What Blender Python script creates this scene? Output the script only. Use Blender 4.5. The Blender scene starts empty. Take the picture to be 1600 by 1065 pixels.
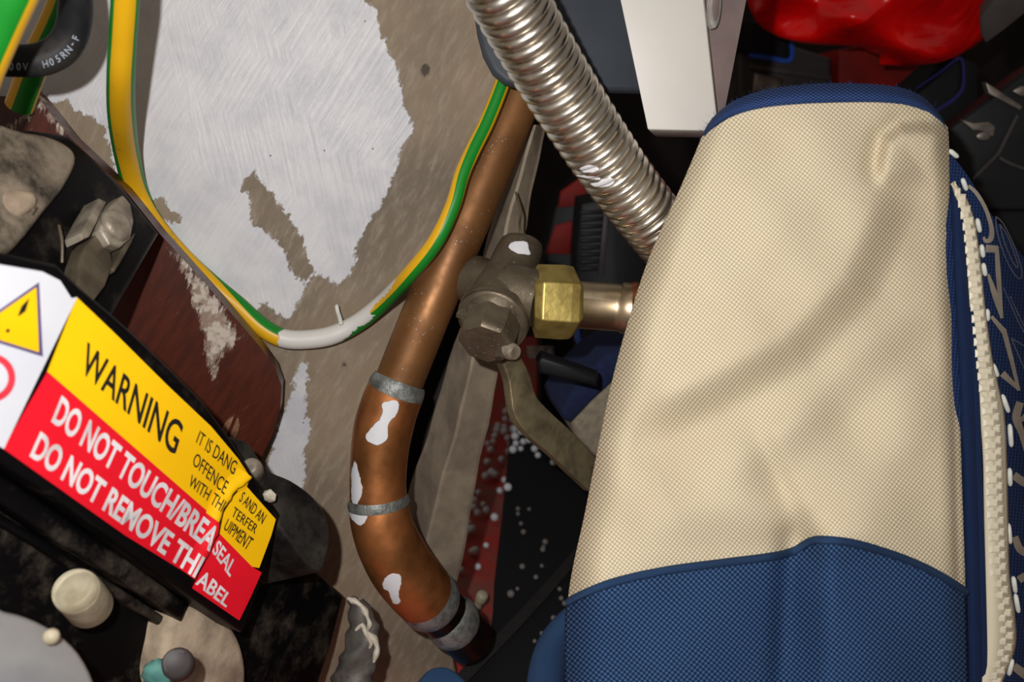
import bpy, bmesh, math, random
import numpy as np
from mathutils import Vector, Matrix

random.seed(7); np.random.seed(7)
sc = bpy.context.scene
COL = sc.collection

# ------------------------------------------------------------------ camera, world, light, exposure
F_PX = 1300.0
PITCH = math.radians(15)
CAM = Vector((0.0, 0.0, 0.42))
FW = Vector((0, math.cos(PITCH), -math.sin(PITCH)))
UP = Vector((0, math.sin(PITCH), math.cos(PITCH)))
RT = Vector((1, 0, 0))

cd = bpy.data.cameras.new('camera'); cam = bpy.data.objects.new('camera', cd); COL.objects.link(cam)
cd.sensor_width = 36.0; cd.lens = 36.0 * F_PX / 1600.0
cd.clip_start = 0.01; cd.clip_end = 20
cam.location = CAM
cam.rotation_euler = (math.pi / 2 - PITCH, 0, 0)
cd.dof.use_dof = True; cd.dof.focus_distance = 0.455; cd.dof.aperture_fstop = 8.5
sc.camera = cam

sc.view_settings.view_transform = 'Standard'; sc.view_settings.look = 'None'
sc.view_settings.exposure = 0.0; sc.view_settings.gamma = 1.0
sc.view_settings.use_curve_mapping = False

w = bpy.data.worlds.new('world'); sc.world = w; w.use_nodes = True
w.node_tree.nodes['Background'].inputs[0].default_value = (1.0, 0.87, 0.75, 1)
w.node_tree.nodes['Background'].inputs[1].default_value = 0.185

ld = bpy.data.lights.new('phone_flash', 'POINT'); ld.energy = 7.4; ld.shadow_soft_size = 0.004
ld.color = (1.0, 0.985, 0.97)
lo = bpy.data.objects.new('phone_flash', ld); COL.objects.link(lo)
lo.location = CAM + RT * -0.034 + UP * 0.034 - FW * 0.005

# ------------------------------------------------------------------ geometry helpers
def ray(px, py):
    return FW + RT * ((px - 800.0) / F_PX) + UP * ((532.5 - py) / F_PX)
def P(px, py, d):
    return CAM + ray(px, py) * d
def proj(v):
    r = v - CAM; d = r.dot(FW)
    return (800 + F_PX * r.dot(RT) / d, 532.5 - F_PX * r.dot(UP) / d, d)

class Plane:
    def __init__(s, o, n):
        s.o = o; s.n = n.normalized()
        if s.n.dot(CAM - o) < 0: s.n = -s.n
    @staticmethod
    def tri(a, b, c):
        A, B, C = P(*a), P(*b), P(*c)
        return Plane(A, (B - A).cross(C - A))
    def at(s, px, py, off=0.0):
        r = ray(px, py); o = s.o + s.n * off
        return CAM + r * ((o - CAM).dot(s.n) / r.dot(s.n))
    def d(s, px, py, off=0.0):
        return (s.at(px, py, off) - CAM).dot(FW)
    @staticmethod
    def upright(px, py, d, yaw=0.0):
        a = math.radians(yaw)
        return Plane(P(px, py, d), Vector((math.sin(a), -math.cos(a), 0)))
    def shifted(s, off): return Plane(s.o + s.n * off, s.n)

def wloc(o):
    v = Vector((0, 0, 0))
    while o is not None:
        v = v + o.location; o = o.parent
    return v

def add(name, verts, faces, mat, parent=None, smooth=True, uv=None, attr=None, origin=None):
    """one mesh object from world-space verts; origin moved onto the thing"""
    vs = [Vector(v) for v in verts]
    if origin is None:
        c = sum(vs, Vector((0, 0, 0))) / len(vs)
        origin = Vector((c.x, c.y, min(v.z for v in vs))) if parent is None else c
    me = bpy.data.meshes.new(name)
    me.from_pydata([tuple(v - origin) for v in vs], [], faces)
    if uv is not None:
        ul = me.uv_layers.new(name='UVMap')
        li = np.empty(len(me.loops), dtype=np.int32); me.loops.foreach_get('vertex_index', li)
        ul.data.foreach_set('uv', np.asarray(uv, dtype=np.float32)[li].ravel())
    if attr is not None:
        for an, av in attr.items():
            a = me.attributes.new(an, 'FLOAT', 'POINT')
            a.data.foreach_set('value', np.asarray(av, dtype=np.float32))
    me.polygons.foreach_set('use_smooth', [smooth] * len(me.polygons))
    me.update()
    o = bpy.data.objects.new(name, me); COL.objects.link(o)
    if mat is not None: me.materials.append(mat)
    if parent is not None:
        o.parent = parent; o.location = origin - wloc(parent)
    else:
        o.location = origin
    return o

def thing(name, loc, label, cat, group=None):
    o = bpy.data.objects.new(name, None); COL.objects.link(o)
    o.empty_display_size = 0.01
    o.location = loc; tag(o, label, cat, group)
    return o
def tag(o, label, cat, group=None):
    o['label'] = label; o['category'] = cat
    if group: o['group'] = group
    return o
def struct(o):
    o['kind'] = 'structure'; return o

def from_bm(name, bm, mat, parent=None, smooth=False):
    bm.verts.index_update()
    vs = [v.co.copy() for v in bm.verts]
    fs = [[v.index for v in f.verts] for f in bm.faces]
    bm.free()
    return add(name, vs, fs, mat, parent, smooth)

def catmull(pts, n=8, closed=False):
    pts = [np.array(p, float) for p in pts]
    out = []
    N = len(pts)
    rng = range(N if closed else N - 1)
    for i in rng:
        if closed:
            p0, p1, p2, p3 = pts[(i - 1) % N], pts[i], pts[(i + 1) % N], pts[(i + 2) % N]
        else:
            p0 = pts[max(i - 1, 0)]; p1 = pts[i]; p2 = pts[i + 1]; p3 = pts[min(i + 2, N - 1)]
        for k in range(n):
            t = k / n
            out.append(0.5 * ((2 * p1) + (-p0 + p2) * t + (2 * p0 - 5 * p1 + 4 * p2 - p3) * t * t + (-p0 + 3 * p1 - 3 * p2 + p3) * t ** 3))
    if not closed: out.append(pts[-1])
    return out

def prism_bm(front, vec, bevel=0.0, seg=2):
    bm = bmesh.new()
    vs = [bm.verts.new(v) for v in front]
    f = bm.faces.new(vs)
    r = bmesh.ops.extrude_face_region(bm, geom=[f])
    nv = [g for g in r['geom'] if isinstance(g, bmesh.types.BMVert)]
    for v in nv: v.co += vec
    bmesh.ops.recalc_face_normals(bm, faces=bm.faces[:])
    if bevel > 0:
        fs = set(vs)
        es = [e for e in bm.edges if e.verts[0] in fs and e.verts[1] in fs]
        bmesh.ops.bevel(bm, geom=es, offset=bevel, segments=seg, affect='EDGES', profile=0.5, clamp_overlap=True)
    return bm

def slab(name, outline, plane, thick, mat, parent=None, bevel=0.0, off=0.0, curve=0, seg=2, smooth=False, vec=None):
    if curve: outline = [tuple(p) for p in catmull(outline, curve, True)]
    front = [plane.at(x, y, off) for x, y in outline]
    bm = prism_bm(front, (-plane.n * thick) if vec is None else vec, bevel, seg)
    o = from_bm(name, bm, mat, parent, smooth)
    if bevel > 0: auto(o)
    return o

def auto(o, ang=40):
    me = o.data
    me.polygons.foreach_set('use_smooth', [True] * len(me.polygons))
    bm = bmesh.new(); bm.from_mesh(me)
    for e in bm.edges:
        if len(e.link_faces) == 2 and e.calc_face_angle(0) > math.radians(ang): e.smooth = False
    bm.to_mesh(me); bm.free()

def sd_polys(px, py, polys, holes=()):
    """signed distance in pixels (positive inside)"""
    X = np.asarray(px, float); Y = np.asarray(py, float)
    def sd(poly):
        ins = np.zeros(X.shape, bool); dist = np.full(X.shape, 1e9)
        n = len(poly)
        for i in range(n):
            x1, y1 = poly[i]; x2, y2 = poly[(i + 1) % n]
            dx, dy = x2 - x1, y2 - y1
            t = np.clip(((X - x1) * dx + (Y - y1) * dy) / (dx * dx + dy * dy + 1e-9), 0, 1)
            dist = np.minimum(dist, np.hypot(X - x1 - t * dx, Y - y1 - t * dy))
            c = ((y1 > Y) != (y2 > Y)) & (X < (x2 - x1) * (Y - y1) / ((y2 - y1) if y2 != y1 else 1e-9) + x1)
            ins ^= c
        return np.where(ins, dist, -dist)
    r = np.full(X.shape, -1e9)
    for p in polys: r = np.maximum(r, sd(p))
    for h in holes: r = np.minimum(r, -sd(h))
    return r

def tube(name, pts, mat, parent=None, n=8, seg=24, prof=None, caps=True, paint=None, twist=None, smooth=True, phase=0.0, lin=False, uvmul=1.0):
    """pts: (px,py,depth,radius px).  angle 0 of the section faces the lens; uv = (length m, angle/2pi)"""
    if twist is None: twist = [0] * len(pts)
    raw = [tuple(P(p[0], p[1], p[2])) + (p[3] * p[2] / F_PX, tw) for p, tw in zip(pts, twist)]
    cs = [np.array(r) for r in raw] if lin else catmull(raw, n)
    C = [Vector(c[:3]) for c in cs]; R = [c[3] for c in cs]; T = [c[4] for c in cs]
    if prof:   # resample evenly and modulate
        cum = [0]
        for a, b in zip(C, C[1:]): cum.append(cum[-1] + (b - a).length)
        L = cum[-1]; m = prof[0]
        tt = np.linspace(0, L, m)
        arr = np.array([list(c) + [r, t] for c, r, t in zip(C, R, T)])
        arr = np.stack([np.interp(tt, cum, arr[:, k]) for k in range(5)], 1)
        C = [Vector(a[:3]) for a in arr]; T = list(arr[:, 4])
        R = [a[3] * prof[1](t) for a, t in zip(arr, tt)]
    verts, faces, uv = [], [], []
    ln = 0
    m = len(C)
    for i, c in enumerate(C):
        t = (C[min(i + 1, m - 1)] - C[max(i - 1, 0)]).normalized()
        if i: ln += (c - C[i - 1]).length
        v = (CAM - c); v = (v - t * v.dot(t)).normalized()
        b = t.cross(v)
        for k in range(seg):
            a = 2 * math.pi * k / seg - math.pi + phase
            verts.append(c + (v * math.cos(a) + b * math.sin(a)) * R[i])
            uv.append((ln * uvmul, (a + T[i]) / (2 * math.pi)))
    for i in range(m - 1):
        for k in range(seg):
            k2 = (k + 1) % seg
            faces.append((i * seg + k, i * seg + k2, (i + 1) * seg + k2, (i + 1) * seg + k))
    if caps:
        faces.append(tuple(range(seg - 1, -1, -1))); faces.append(tuple((m - 1) * seg + k for k in range(seg)))
    at = None
    if paint is not None:
        pr = np.array([proj(Vector(v)) for v in verts])
        s = sd_polys(pr[:, 0], pr[:, 1], [[tuple(q) for q in catmull(p, 4, True)] if len(p) > 3 else p for p in paint])
        cc = np.array([c for c in C for _ in range(seg)]); vv = np.array([tuple(v) for v in verts])
        back = ((vv - cc) * (np.array(CAM) - vv)).sum(1) < 0
        s[back] = -60
        at = {'paint': s}
    o = add(name, verts, faces, mat, parent, smooth, uv=uv, attr=at)
    if smooth and caps: auto(o, 50)
    return o

def ring_seam_fix(): pass

def grid(name, fn, nu, nv, mat, parent=None, uvfn=None, attr=None, thick=0.0):
    verts, uv = [], []
    for j in range(nv):
        for i in range(nu):
            s, t = i / (nu - 1), j / (nv - 1)
            verts.append(fn(s, t)); uv.append(uvfn(s, t) if uvfn else (s, t))
    faces = [(j * nu + i, j * nu + i + 1, (j + 1) * nu + i + 1, (j + 1) * nu + i) for j in range(nv - 1) for i in range(nu - 1)]
    # face the lens
    a, b, c = Vector(verts[0]), Vector(verts[1]), Vector(verts[nu])
    if (b - a).cross(c - a).dot(CAM - a) < 0: faces = [f[::-1] for f in faces]
    o = add(name, verts, faces, mat, parent, True, uv=uv, attr=attr)
    if thick:
        m = o.modifiers.new('thickness', 'SOLIDIFY'); m.thickness = thick; m.offset = -1
    return o

def ball(name, c, r, mat, parent=None, sub=2, scale=(1, 1, 1), rough=0.0, axis=None):
    bm = bmesh.new(); bmesh.ops.create_icosphere(bm, subdivisions=sub, radius=r)
    for v in bm.verts:
        if rough: v.co *= 1 + random.uniform(-rough, rough)
        v.co = Vector((v.co.x * scale[0], v.co.y * scale[1], v.co.z * scale[2]))
    q = Vector((0, 0, 1)).rotation_difference(axis) if axis else None
    for v in bm.verts:
        if q: v.co = q @ v.co
        v.co += c
    return from_bm(name, bm, mat, parent, True)

def interp(tab, y):
    ys = [a for a, b in tab]; xs = [b for a, b in tab]
    return float(np.interp(y, ys, xs))

def smoothtab(tab, n=8):
    c = catmull([(a, b) for a, b in tab], n)
    return [(float(p[0]), float(p[1])) for p in c]

# ------------------------------------------------------------------ material helpers
def lin(c):
    return tuple(((x / 255) / 12.92 if x / 255 <= 0.04045 else ((x / 255 + 0.055) / 1.055) ** 2.4) for x in c) + (1.0,)

class NT:
    def __init__(s, name):
        s.m = bpy.data.materials.new(name); s.m.use_nodes = True
        s.t = s.m.node_tree; s.b = s.t.nodes['Principled BSDF']
        s.tc = s.t.nodes.new('ShaderNodeTexCoord')
    def n(s, kind, **kw):
        nd = s.t.nodes.new('ShaderNode' + kind)
        for k, v in kw.items(): setattr(nd, k, v)
        return nd
    def l(s, a, b): s.t.links.new(a, b)
    def noise(s, scale, detail=4, rough=0.55, vec=None, stretch=None, dist=0.0, rot=(0, 0, 0)):
        nd = s.n('TexNoise'); nd.inputs['Scale'].default_value = scale; nd.inputs['Detail'].default_value = detail
        nd.inputs['Roughness'].default_value = rough; nd.inputs['Distortion'].default_value = dist
        v = vec or s.tc.outputs['Object']
        if stretch:
            m0 = s.n('Mapping'); m0.inputs['Rotation'].default_value = rot; s.l(v, m0.inputs['Vector'])
            mp = s.n('Mapping'); mp.inputs['Scale'].default_value = stretch
            s.l(m0.outputs['Vector'], mp.inputs['Vector']); v = mp.outputs['Vector']
        s.l(v, nd.inputs['Vector']); return nd.outputs['Fac']
    def ramp(s, fac, lo, hi, a=0.0, b=1.0):
        nd = s.n('MapRange'); nd.interpolation_type = 'SMOOTHSTEP'
        nd.inputs['From Min'].default_value = lo; nd.inputs['From Max'].default_value = hi
        nd.inputs['To Min'].default_value = a; nd.inputs['To Max'].default_value = b
        s.l(fac, nd.inputs['Value']); return nd.outputs['Result']
    def mix(s, fac, a, b):
        nd = s.n('Mix', data_type='RGBA')
        for sock, v in ((nd.inputs[0], fac), (nd.inputs[6], a), (nd.inputs[7], b)):
            if isinstance(v, (tuple, float, int)): sock.default_value = v
            else: s.l(v, sock)
        return nd.outputs[2]
    def math(s, op, a, b=0.0, c=None):
        nd = s.n('Math', operation=op)
        for sock, v in zip(nd.inputs, (a, b) if c is None else (a, b, c)):
            if isinstance(v, (float, int)): sock.default_value = v
            else: s.l(v, sock)
        return nd.outputs[0]
    def set(s, col=None, rough=None, metal=None, spec=None):
        for k, v in (('Base Color', col), ('Roughness', rough), ('Metallic', metal), ('Specular IOR Level', spec)):
            if v is None: continue
            if isinstance(v, (tuple, float, int)): s.b.inputs[k].default_value = v
            else: s.l(v, s.b.inputs[k])
    def bump(s, h, strength=0.3, dist=0.001):
        nd = s.n('Bump'); nd.inputs['Strength'].default_value = strength; nd.inputs['Distance'].default_value = dist
        s.l(h, nd.inputs['Height']); s.l(nd.outputs[0], s.b.inputs['Normal'])
        return nd
    def attr(s, name='paint'):
        nd = s.n('Attribute'); nd.attribute_name = name; return nd.outputs['Fac']

def simple(name, c1, c2=None, rough=0.5, metal=0.0, scale=60, bump=0.0, bscale=300, spec=0.5, lo=0.35, hi=0.7, rvar=0.0):
    k = NT(name)
    c2 = c2 or tuple(int(x * 0.85) for x in c1)
    f = k.ramp(k.noise(scale, 5), lo, hi)
    k.set(col=k.mix(f, lin(c1), lin(c2)), metal=metal, spec=spec)
    if rvar: k.set(rough=k.ramp(k.noise(scale * 1.7, 4), 0.3, 0.7, max(rough - rvar, 0.03), rough + rvar))
    else: k.set(rough=rough)
    if bump: k.bump(k.noise(bscale, 4), bump, 0.001)
    return k.m

def painted(name, base1, base2, rough, metal, amp=14, white=(222, 222, 226), nscale=160, scale=50, spec=0.5, speck=0.0, bump=0.1):
    """base coat plus splashes of white paint where the 'paint' attribute is positive"""
    k = NT(name)
    base = k.mix(k.ramp(k.noise(scale, 6), 0.3, 0.72), lin(base1), lin(base2))
    if speck:
        vor = k.n('TexVoronoi'); vor.inputs['Scale'].default_value = 330; k.l(k.tc.outputs['Object'], vor.inputs['Vector'])
        sp = k.math('MULTIPLY', k.ramp(vor.outputs['Distance'], 0.10, 0.2, 1, 0), k.ramp(k.noise(45, 2), 0.5, 0.62))
        base = k.mix(k.math('MULTIPLY', sp, speck), base, lin((205, 195, 185)))
    a = k.math('ADD', k.attr(), k.math('MULTIPLY', k.math('SUBTRACT', k.noise(nscale, 4), 0.5), amp * 2.0))
    m = k.ramp(a, -0.8, 0.8)
    k.set(col=k.mix(m, base, lin(white)), metal=k.math('MULTIPLY', k.math('SUBTRACT', 1.0, m), metal), spec=spec)
    k.set(rough=k.math('ADD', k.math('MULTIPLY', m, 0.45 - rough), k.ramp(k.noise(90, 4), 0.3, 0.7, rough - 0.06, rough + 0.1)))
    h = k.math('ADD', k.math('MULTIPLY', m, 1.0), k.math('MULTIPLY', k.noise(420, 3), bump))
    k.bump(h, 0.5, 0.0006)
    return k.m

def weave(name, c1, c2, period=0.0029, strength=0.7, stain=None, rough=0.85, rot=0.0):
    k = NT(name)
    mp = k.n('Mapping'); k.l(k.tc.outputs['UV'], mp.inputs['Vector'])
    mp.inputs['Rotation'].default_value = (0, 0, rot)
    # slightly wandering threads
    nz = k.n('TexNoise'); nz.inputs['Scale'].default_value = 60; k.l(mp.outputs[0], nz.inputs['Vector'])
    vm = k.n('VectorMath', operation='MULTIPLY_ADD'); vm.inputs[1].default_value = (0.0012, 0.0012, 0)
    k.l(nz.outputs['Color'], vm.inputs[0]); k.l(mp.outputs[0], vm.inputs[2])
    sx = k.n('SeparateXYZ'); k.l(vm.outputs[0], sx.inputs[0])
    w_ = 2 * math.pi / period
    a = k.math('SINE', k.math('MULTIPLY', sx.outputs[0], w_))
    b = k.math('SINE', k.math('MULTIPLY', sx.outputs[1], w_))
    pr = k.math('MULTIPLY', a, b)
    h = k.ramp(pr, -0.45, 0.75)
    col = k.mix(h, lin(c2), lin(c1))
    if stain:
        s_ = k.math('MULTIPLY', k.ramp(k.noise(16, 5, vec=mp.outputs[0]), 0.42, 0.75), 0.55)
        col = k.mix(s_, col, k.mix(h, lin(tuple(int(x * 0.8) for x in stain)), lin(stain)))
    k.set(col=col, rough=rough, spec=0.25)
    k.bump(h, strength, 0.0008)
    return k.m

# ------------------------------------------------------------------ materials
def wall_material():
    k = NT('painted_wall')
    brush = k.noise(20, 6, 0.62, stretch=(6, 1, 0.8), rot=(0, -0.55, 0), dist=0.5)
    fine = k.noise(300, 5, 0.6)
    big = k.noise(7, 4, 0.55)
    base = k.mix(k.ramp(big, 0.3, 0.7), lin((152, 132, 108)), lin((116, 103, 88)))
    base = k.mix(k.ramp(k.noise(60, 6, 0.7, stretch=(4, 1, 1), rot=(0, -0.5, 0)), 0.42, 0.85), base, lin((166, 153, 134)))
    base = k.mix(k.math('MULTIPLY', k.ramp(k.noise(90, 6, 0.7), 0.6, 0.8), 0.45), base, lin((88, 78, 66)))
    a = k.math('ADD', k.attr(), k.math('MULTIPLY', k.math('SUBTRACT', brush, 0.5), 34.0))
    a = k.math('ADD', a, k.math('MULTIPLY', k.math('SUBTRACT', fine, 0.5), 20.0))
    m = k.ramp(a, -2.0, 2.0)
    white = k.mix(k.ramp(k.noise(40, 4), 0.35, 0.7), lin((214, 212, 214)), lin((197, 196, 201)))
    vor = k.n('TexVoronoi'); vor.inputs['Scale'].default_value = 110; k.l(k.tc.outputs['Object'], vor.inputs['Vector'])
    spk = k.math('MULTIPLY', k.ramp(vor.outputs['Distance'], 0.05, 0.085, 1, 0), k.ramp(k.noise(22, 2), 0.48, 0.58))
    white = k.mix(k.math('MULTIPLY', spk, 0.8), white, lin((60, 55, 52)))
    stn = k.ramp(k.math('ADD', k.attr('stain'), k.math('MULTIPLY', k.math('SUBTRACT', k.noise(240, 4), 0.5), 14.0)), -2, 3)
    k.set(col=k.mix(k.math('MULTIPLY', stn, 0.85), k.mix(m, base, white), lin((52, 44, 38))), rough=k.ramp(m, 0, 1, 0.7, 0.42), spec=0.4)
    st1 = k.noise(70, 4, 0.65, stretch=(6, 1, 0.35), rot=(0, -0.6, 0), dist=0.6)
    st2 = k.noise(70, 4, 0.65, stretch=(6, 1, 0.35), rot=(0, 0.15, 0), dist=0.9)
    sel = k.ramp(k.noise(14, 2), 0.47, 0.55)
    nm = k.n('Mix', data_type='FLOAT'); k.l(sel, nm.inputs[0]); k.l(st1, nm.inputs[2]); k.l(st2, nm.inputs[3])
    hh = k.math('MULTIPLY', nm.outputs[0], k.ramp(m, 0, 1, 0.25, 1.0))
    hh = k.math('ADD', hh, k.math('MULTIPLY', m, 0.35))
    k.bump(k.math('ADD', hh, k.math('MULTIPLY', k.noise(30, 4, 0.6), 0.5)), 0.5, 0.0013)
    return k.m
M_WALL = wall_material()
M_BATTEN = simple('dusty_painted_batten', (150, 136, 116), (118, 104, 90), 0.75, scale=35, bump=0.3, bscale=120)
M_FLOOR = simple('worn_red_floor', (176, 56, 50), (136, 84, 74), 0.6, scale=22, bump=0.2, bscale=200, lo=0.35, hi=0.7)
M_DARKWALL_GAPSHADE = simple('dark_wall_and_gap_shade', (34, 29, 28), (22, 19, 19), 0.9, scale=10)  # cupboard walls, and the strip standing in for shade beside the pipe
M_COPPER = painted('aged_copper', (146, 100, 58), (104, 68, 36), 0.5, 0.55, amp=3, speck=0.35, bump=0.05, scale=22, nscale=200)
M_COPPERF = painted('copper_fitting', (196, 126, 74), (134, 86, 46), 0.40, 0.78, amp=3, scale=34, bump=0.04, nscale=220)
M_SOLDER = simple('grey_solder', (150, 152, 148), (96, 98, 94), 0.5, 0.55, scale=120, bump=0.6, bscale=500)
M_DARKPIPE = simple('dark_reflection_pipe', (46, 34, 28), (24, 20, 18), 0.28, 0.75, scale=60, bump=0.1)  # pipe tail: the dark it reflects is put into the base colour
M_HOSE = painted('stainless_steel_hose', (220, 213, 202), (194, 187, 176), 0.29, 1.0, amp=2, scale=30, bump=0.05)
M_BRONZE = painted('dull_bronze', (122, 110, 92), (92, 82, 68), 0.48, 0.72, amp=3, scale=70, speck=0.5, bump=0.5)
M_BRASS = simple('worn_brass', (182, 162, 92), (136, 118, 62), 0.45, 0.7, scale=70, bump=0.25, bscale=260)
M_STUB = simple('tarnished_chrome_tube', (214, 200, 172), (170, 148, 118), 0.38, 1.0, scale=30)
M_COPRING = simple('copper_washer', (180, 110, 80), None, 0.35, 0.9)
M_LEVER = simple('dusty_brass_lever', (136, 124, 96), (96, 86, 68), 0.5, 0.6, scale=70, bump=0.3)
M_WOOD = None
def wood_material():
    k = NT('dark_varnished_wood')
    g = k.noise(40, 5, 0.6, stretch=(6, 1, 1), rot=(0, -0.6, 0))
    col = k.mix(k.ramp(g, 0.3, 0.7), lin((82, 34, 21)), lin((64, 27, 17)))
    scr = k.ramp(k.noise(60, 6, 0.7, stretch=(9, 1, 1), rot=(0, -0.9, 0)), 0.62, 0.72)
    col = k.mix(k.math('MULTIPLY', scr, 0.28), col, lin((140, 110, 90)))
    a = k.math('ADD', k.attr(), k.math('MULTIPLY', k.math('SUBTRACT', k.noise(70, 6, 0.75, stretch=(4, 1, 1), rot=(0, -0.3, 0)), 0.5), 60.0))
    m = k.ramp(a, -2, 6)
    k.set(col=k.mix(m, col, k.mix(k.ramp(k.noise(200, 4), 0.4, 0.6), lin((190, 178, 164)), lin((140, 118, 104)))), rough=k.ramp(m, 0, 1, 0.33, 0.7), spec=0.5)
    k.bump(k.math('ADD', m, k.math('MULTIPLY', g, 0.5)), 0.3, 0.0008)
    return k.m
M_WOOD = wood_material()
def dusty_black(name, dust=(120, 108, 94), amount=0.5, lo=0.5, hi=0.75, rough=0.32, base=(17, 16, 17), spec=0.18):
    k = NT(name)
    d = k.math('MULTIPLY', k.ramp(k.noise(32, 7, 0.68), lo, hi), amount)
    k.set(col=k.mix(d, lin(base), lin(dust)), rough=k.ramp(d, 0, 1, rough, 0.9), spec=spec)
    k.bump(k.noise(260, 4), 0.12, 0.0008)
    return k.m
M_BAKE = dusty_black('black_bakelite', amount=0.18, rough=0.42, base=(10, 9, 10), spec=0.08)
M_BAKED = dusty_black('dusty_black_bakelite', amount=0.5, lo=0.48, hi=0.8, rough=0.42, base=(10, 9, 10), spec=0.08)
M_BAKEG = dusty_black('grey_dusty_cover', amount=0.9, lo=0.34, hi=0.66, dust=(150, 136, 118), base=(26, 24, 23))
M_LOBE = dusty_black('dusty_black_lobe', amount=0.45, lo=0.35, hi=0.85, rough=0.4, dust=(105, 98, 90))
M_SCREW = simple('dusty_steel_screw', (168, 158, 142), (118, 106, 92), 0.5, 0.4, scale=90, bump=0.3)
M_CREAM = simple('cream_screw_head', (196, 186, 160), (150, 138, 112), 0.55, scale=60, bump=0.2)
M_LUG = simple('dull_brass_lug', (112, 102, 84), (84, 74, 60), 0.5, 0.5, scale=70, bump=0.3)
M_SAND = simple('dust_caked_metal', (188, 168, 144), (134, 116, 98), 0.85, scale=55, bump=0.8, bscale=110)
M_TEAL = simple('verdigris', (96, 150, 140), (60, 110, 105), 0.8, scale=80, bump=0.5)
M_ZINC = simple('pale_grey_metal', (170, 172, 172), (140, 142, 146), 0.5, 0.3, scale=18)
M_LEAD = simple('lead_sheath', (120, 116, 110), (84, 80, 74), 0.6, 0.5, scale=60, bump=0.6, bscale=140)
M_RAW = simple('torn_white_edge', (214, 206, 190), (170, 158, 140), 0.8, scale=90, bump=0.5)
M_SWHITE = simple('sticker_white', (214, 214, 220), (206, 208, 216), 0.4, scale=20)
M_SYEL = simple('sticker_yellow', (255, 200, 4), (250, 190, 2), 0.4, scale=20, bump=0.04)
M_SRED = simple('sticker_red', (232, 20, 40), (220, 14, 34), 0.4, scale=20, bump=0.04)
M_INK = simple('sticker_black_ink', (24, 22, 20), (32, 28, 22), 0.5)
M_WINK = simple('sticker_white_ink', (232, 226, 228), None, 0.5)
M_PINK = simple('sticker_red_ring', (226, 60, 76), (214, 50, 66), 0.45)

def gy_material():
    k = NT('green_yellow_sleeve')
    sx = k.n('SeparateXYZ'); k.l(k.tc.outputs['UV'], sx.inputs[0])
    c = k.math('COSINE', k.math('MULTIPLY', sx.outputs[1], 4 * math.pi))
    f = k.ramp(c, -0.12, -0.02)
    dirt = k.math('MULTIPLY', k.ramp(k.noise(70, 6, 0.7), 0.58, 0.8), 0.75)
    col = k.mix(f, lin((20, 128, 36)), lin((226, 172, 22)))
    col = k.mix(dirt, col, lin((78, 64, 34)))
    a = k.math('ADD', k.attr(), k.math('MULTIPLY', k.math('SUBTRACT', k.noise(300, 4), 0.5), 14.0))
    m = k.ramp(a, -0.8, 0.8)
    k.set(col=k.mix(m, col, lin((218, 214, 208))), rough=0.42, spec=0.4)
    k.bump(m, 0.5, 0.0006)
    return k.m
M_GY = gy_material()
M_RUBBER = dusty_black('black_rubber_sheath', amount=0.35, lo=0.45, hi=0.8, rough=0.5, base=(28, 29, 32), dust=(96, 88, 80))
M_PRINT = simple('pale_cable_print', (150, 158, 170), None, 0.6)
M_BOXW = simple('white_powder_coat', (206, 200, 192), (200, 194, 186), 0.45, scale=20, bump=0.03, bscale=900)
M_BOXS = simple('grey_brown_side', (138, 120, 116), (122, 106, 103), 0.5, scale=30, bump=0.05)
M_PANEL = simple('slate_grey_plastic', (60, 65, 73), (52, 57, 65), 0.6, scale=14)
M_CHROME = simple('bright_ring', (226, 222, 216), None, 0.25, 0.6)
M_CREAMF = weave('cream_canvas', (240, 227, 197), (186, 170, 141), 0.0024, 0.45, stain=(224, 203, 170), rot=0.12)
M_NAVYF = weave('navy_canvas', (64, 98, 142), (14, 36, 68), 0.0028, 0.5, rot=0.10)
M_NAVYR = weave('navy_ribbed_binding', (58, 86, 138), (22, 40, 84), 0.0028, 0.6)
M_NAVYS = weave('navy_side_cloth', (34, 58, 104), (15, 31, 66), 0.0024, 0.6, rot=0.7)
M_ZIPT = weave('white_zip_tape', (232, 222, 196), (208, 196, 170), 0.0014, 0.3)
M_TEETH = simple('white_zip_teeth', (226, 216, 192), (212, 202, 178), 0.45, scale=120)
M_STITCH = simple('white_thread', (226, 226, 218), None, 0.7)
M_LETTER = simple('grey_beige_print', (160, 148, 132), (140, 130, 118), 0.6)
M_LETTERO = simple('grey_outline_print', (100, 104, 122), None, 0.6)
M_BLACKF = weave('black_woven_cloth', (24, 24, 28), (9, 9, 11), 0.004, 0.5, rot=0.3)
M_STRAP = simple('black_webbing', (36, 34, 34), (24, 23, 24), 0.8, scale=80)
M_BEAD = simple('polystyrene', (226, 228, 232), (208, 210, 214), 0.6, bump=0.3, bscale=800)
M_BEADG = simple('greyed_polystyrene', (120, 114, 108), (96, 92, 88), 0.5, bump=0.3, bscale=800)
def red_plastic():
    k = NT('red_plastic_film')
    k.set(col=k.mix(k.ramp(k.noise(14, 4), 0.4, 0.7), lin((244, 10, 8)), lin((206, 6, 8))), rough=0.28, spec=0.6)
    k.bump(k.noise(9, 3, 0.45, stretch=(1, 2, 3), rot=(0, 0.5, 0), dist=1.2), 0.5, 0.012)
    return k.m
M_REDP = red_plastic()
M_REDBOX = simple('dull_red_plastic', (150, 30, 22), (112, 22, 18), 0.6, scale=14, spec=0.25)
M_BLUEP = simple('blue_plastic', (22, 84, 190), (16, 66, 160), 0.4)
M_DBLUEP = simple('dark_blue_plastic', (32, 34, 120), (26, 28, 100), 0.4)
M_BLACKP = simple('black_plastic', (24, 25, 28), (16, 17, 19), 0.5, scale=20, spec=0.25)
M_GREYP = simple('charcoal_plastic', (70, 64, 64), (54, 50, 50), 0.5, scale=20, spec=0.3)
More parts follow.
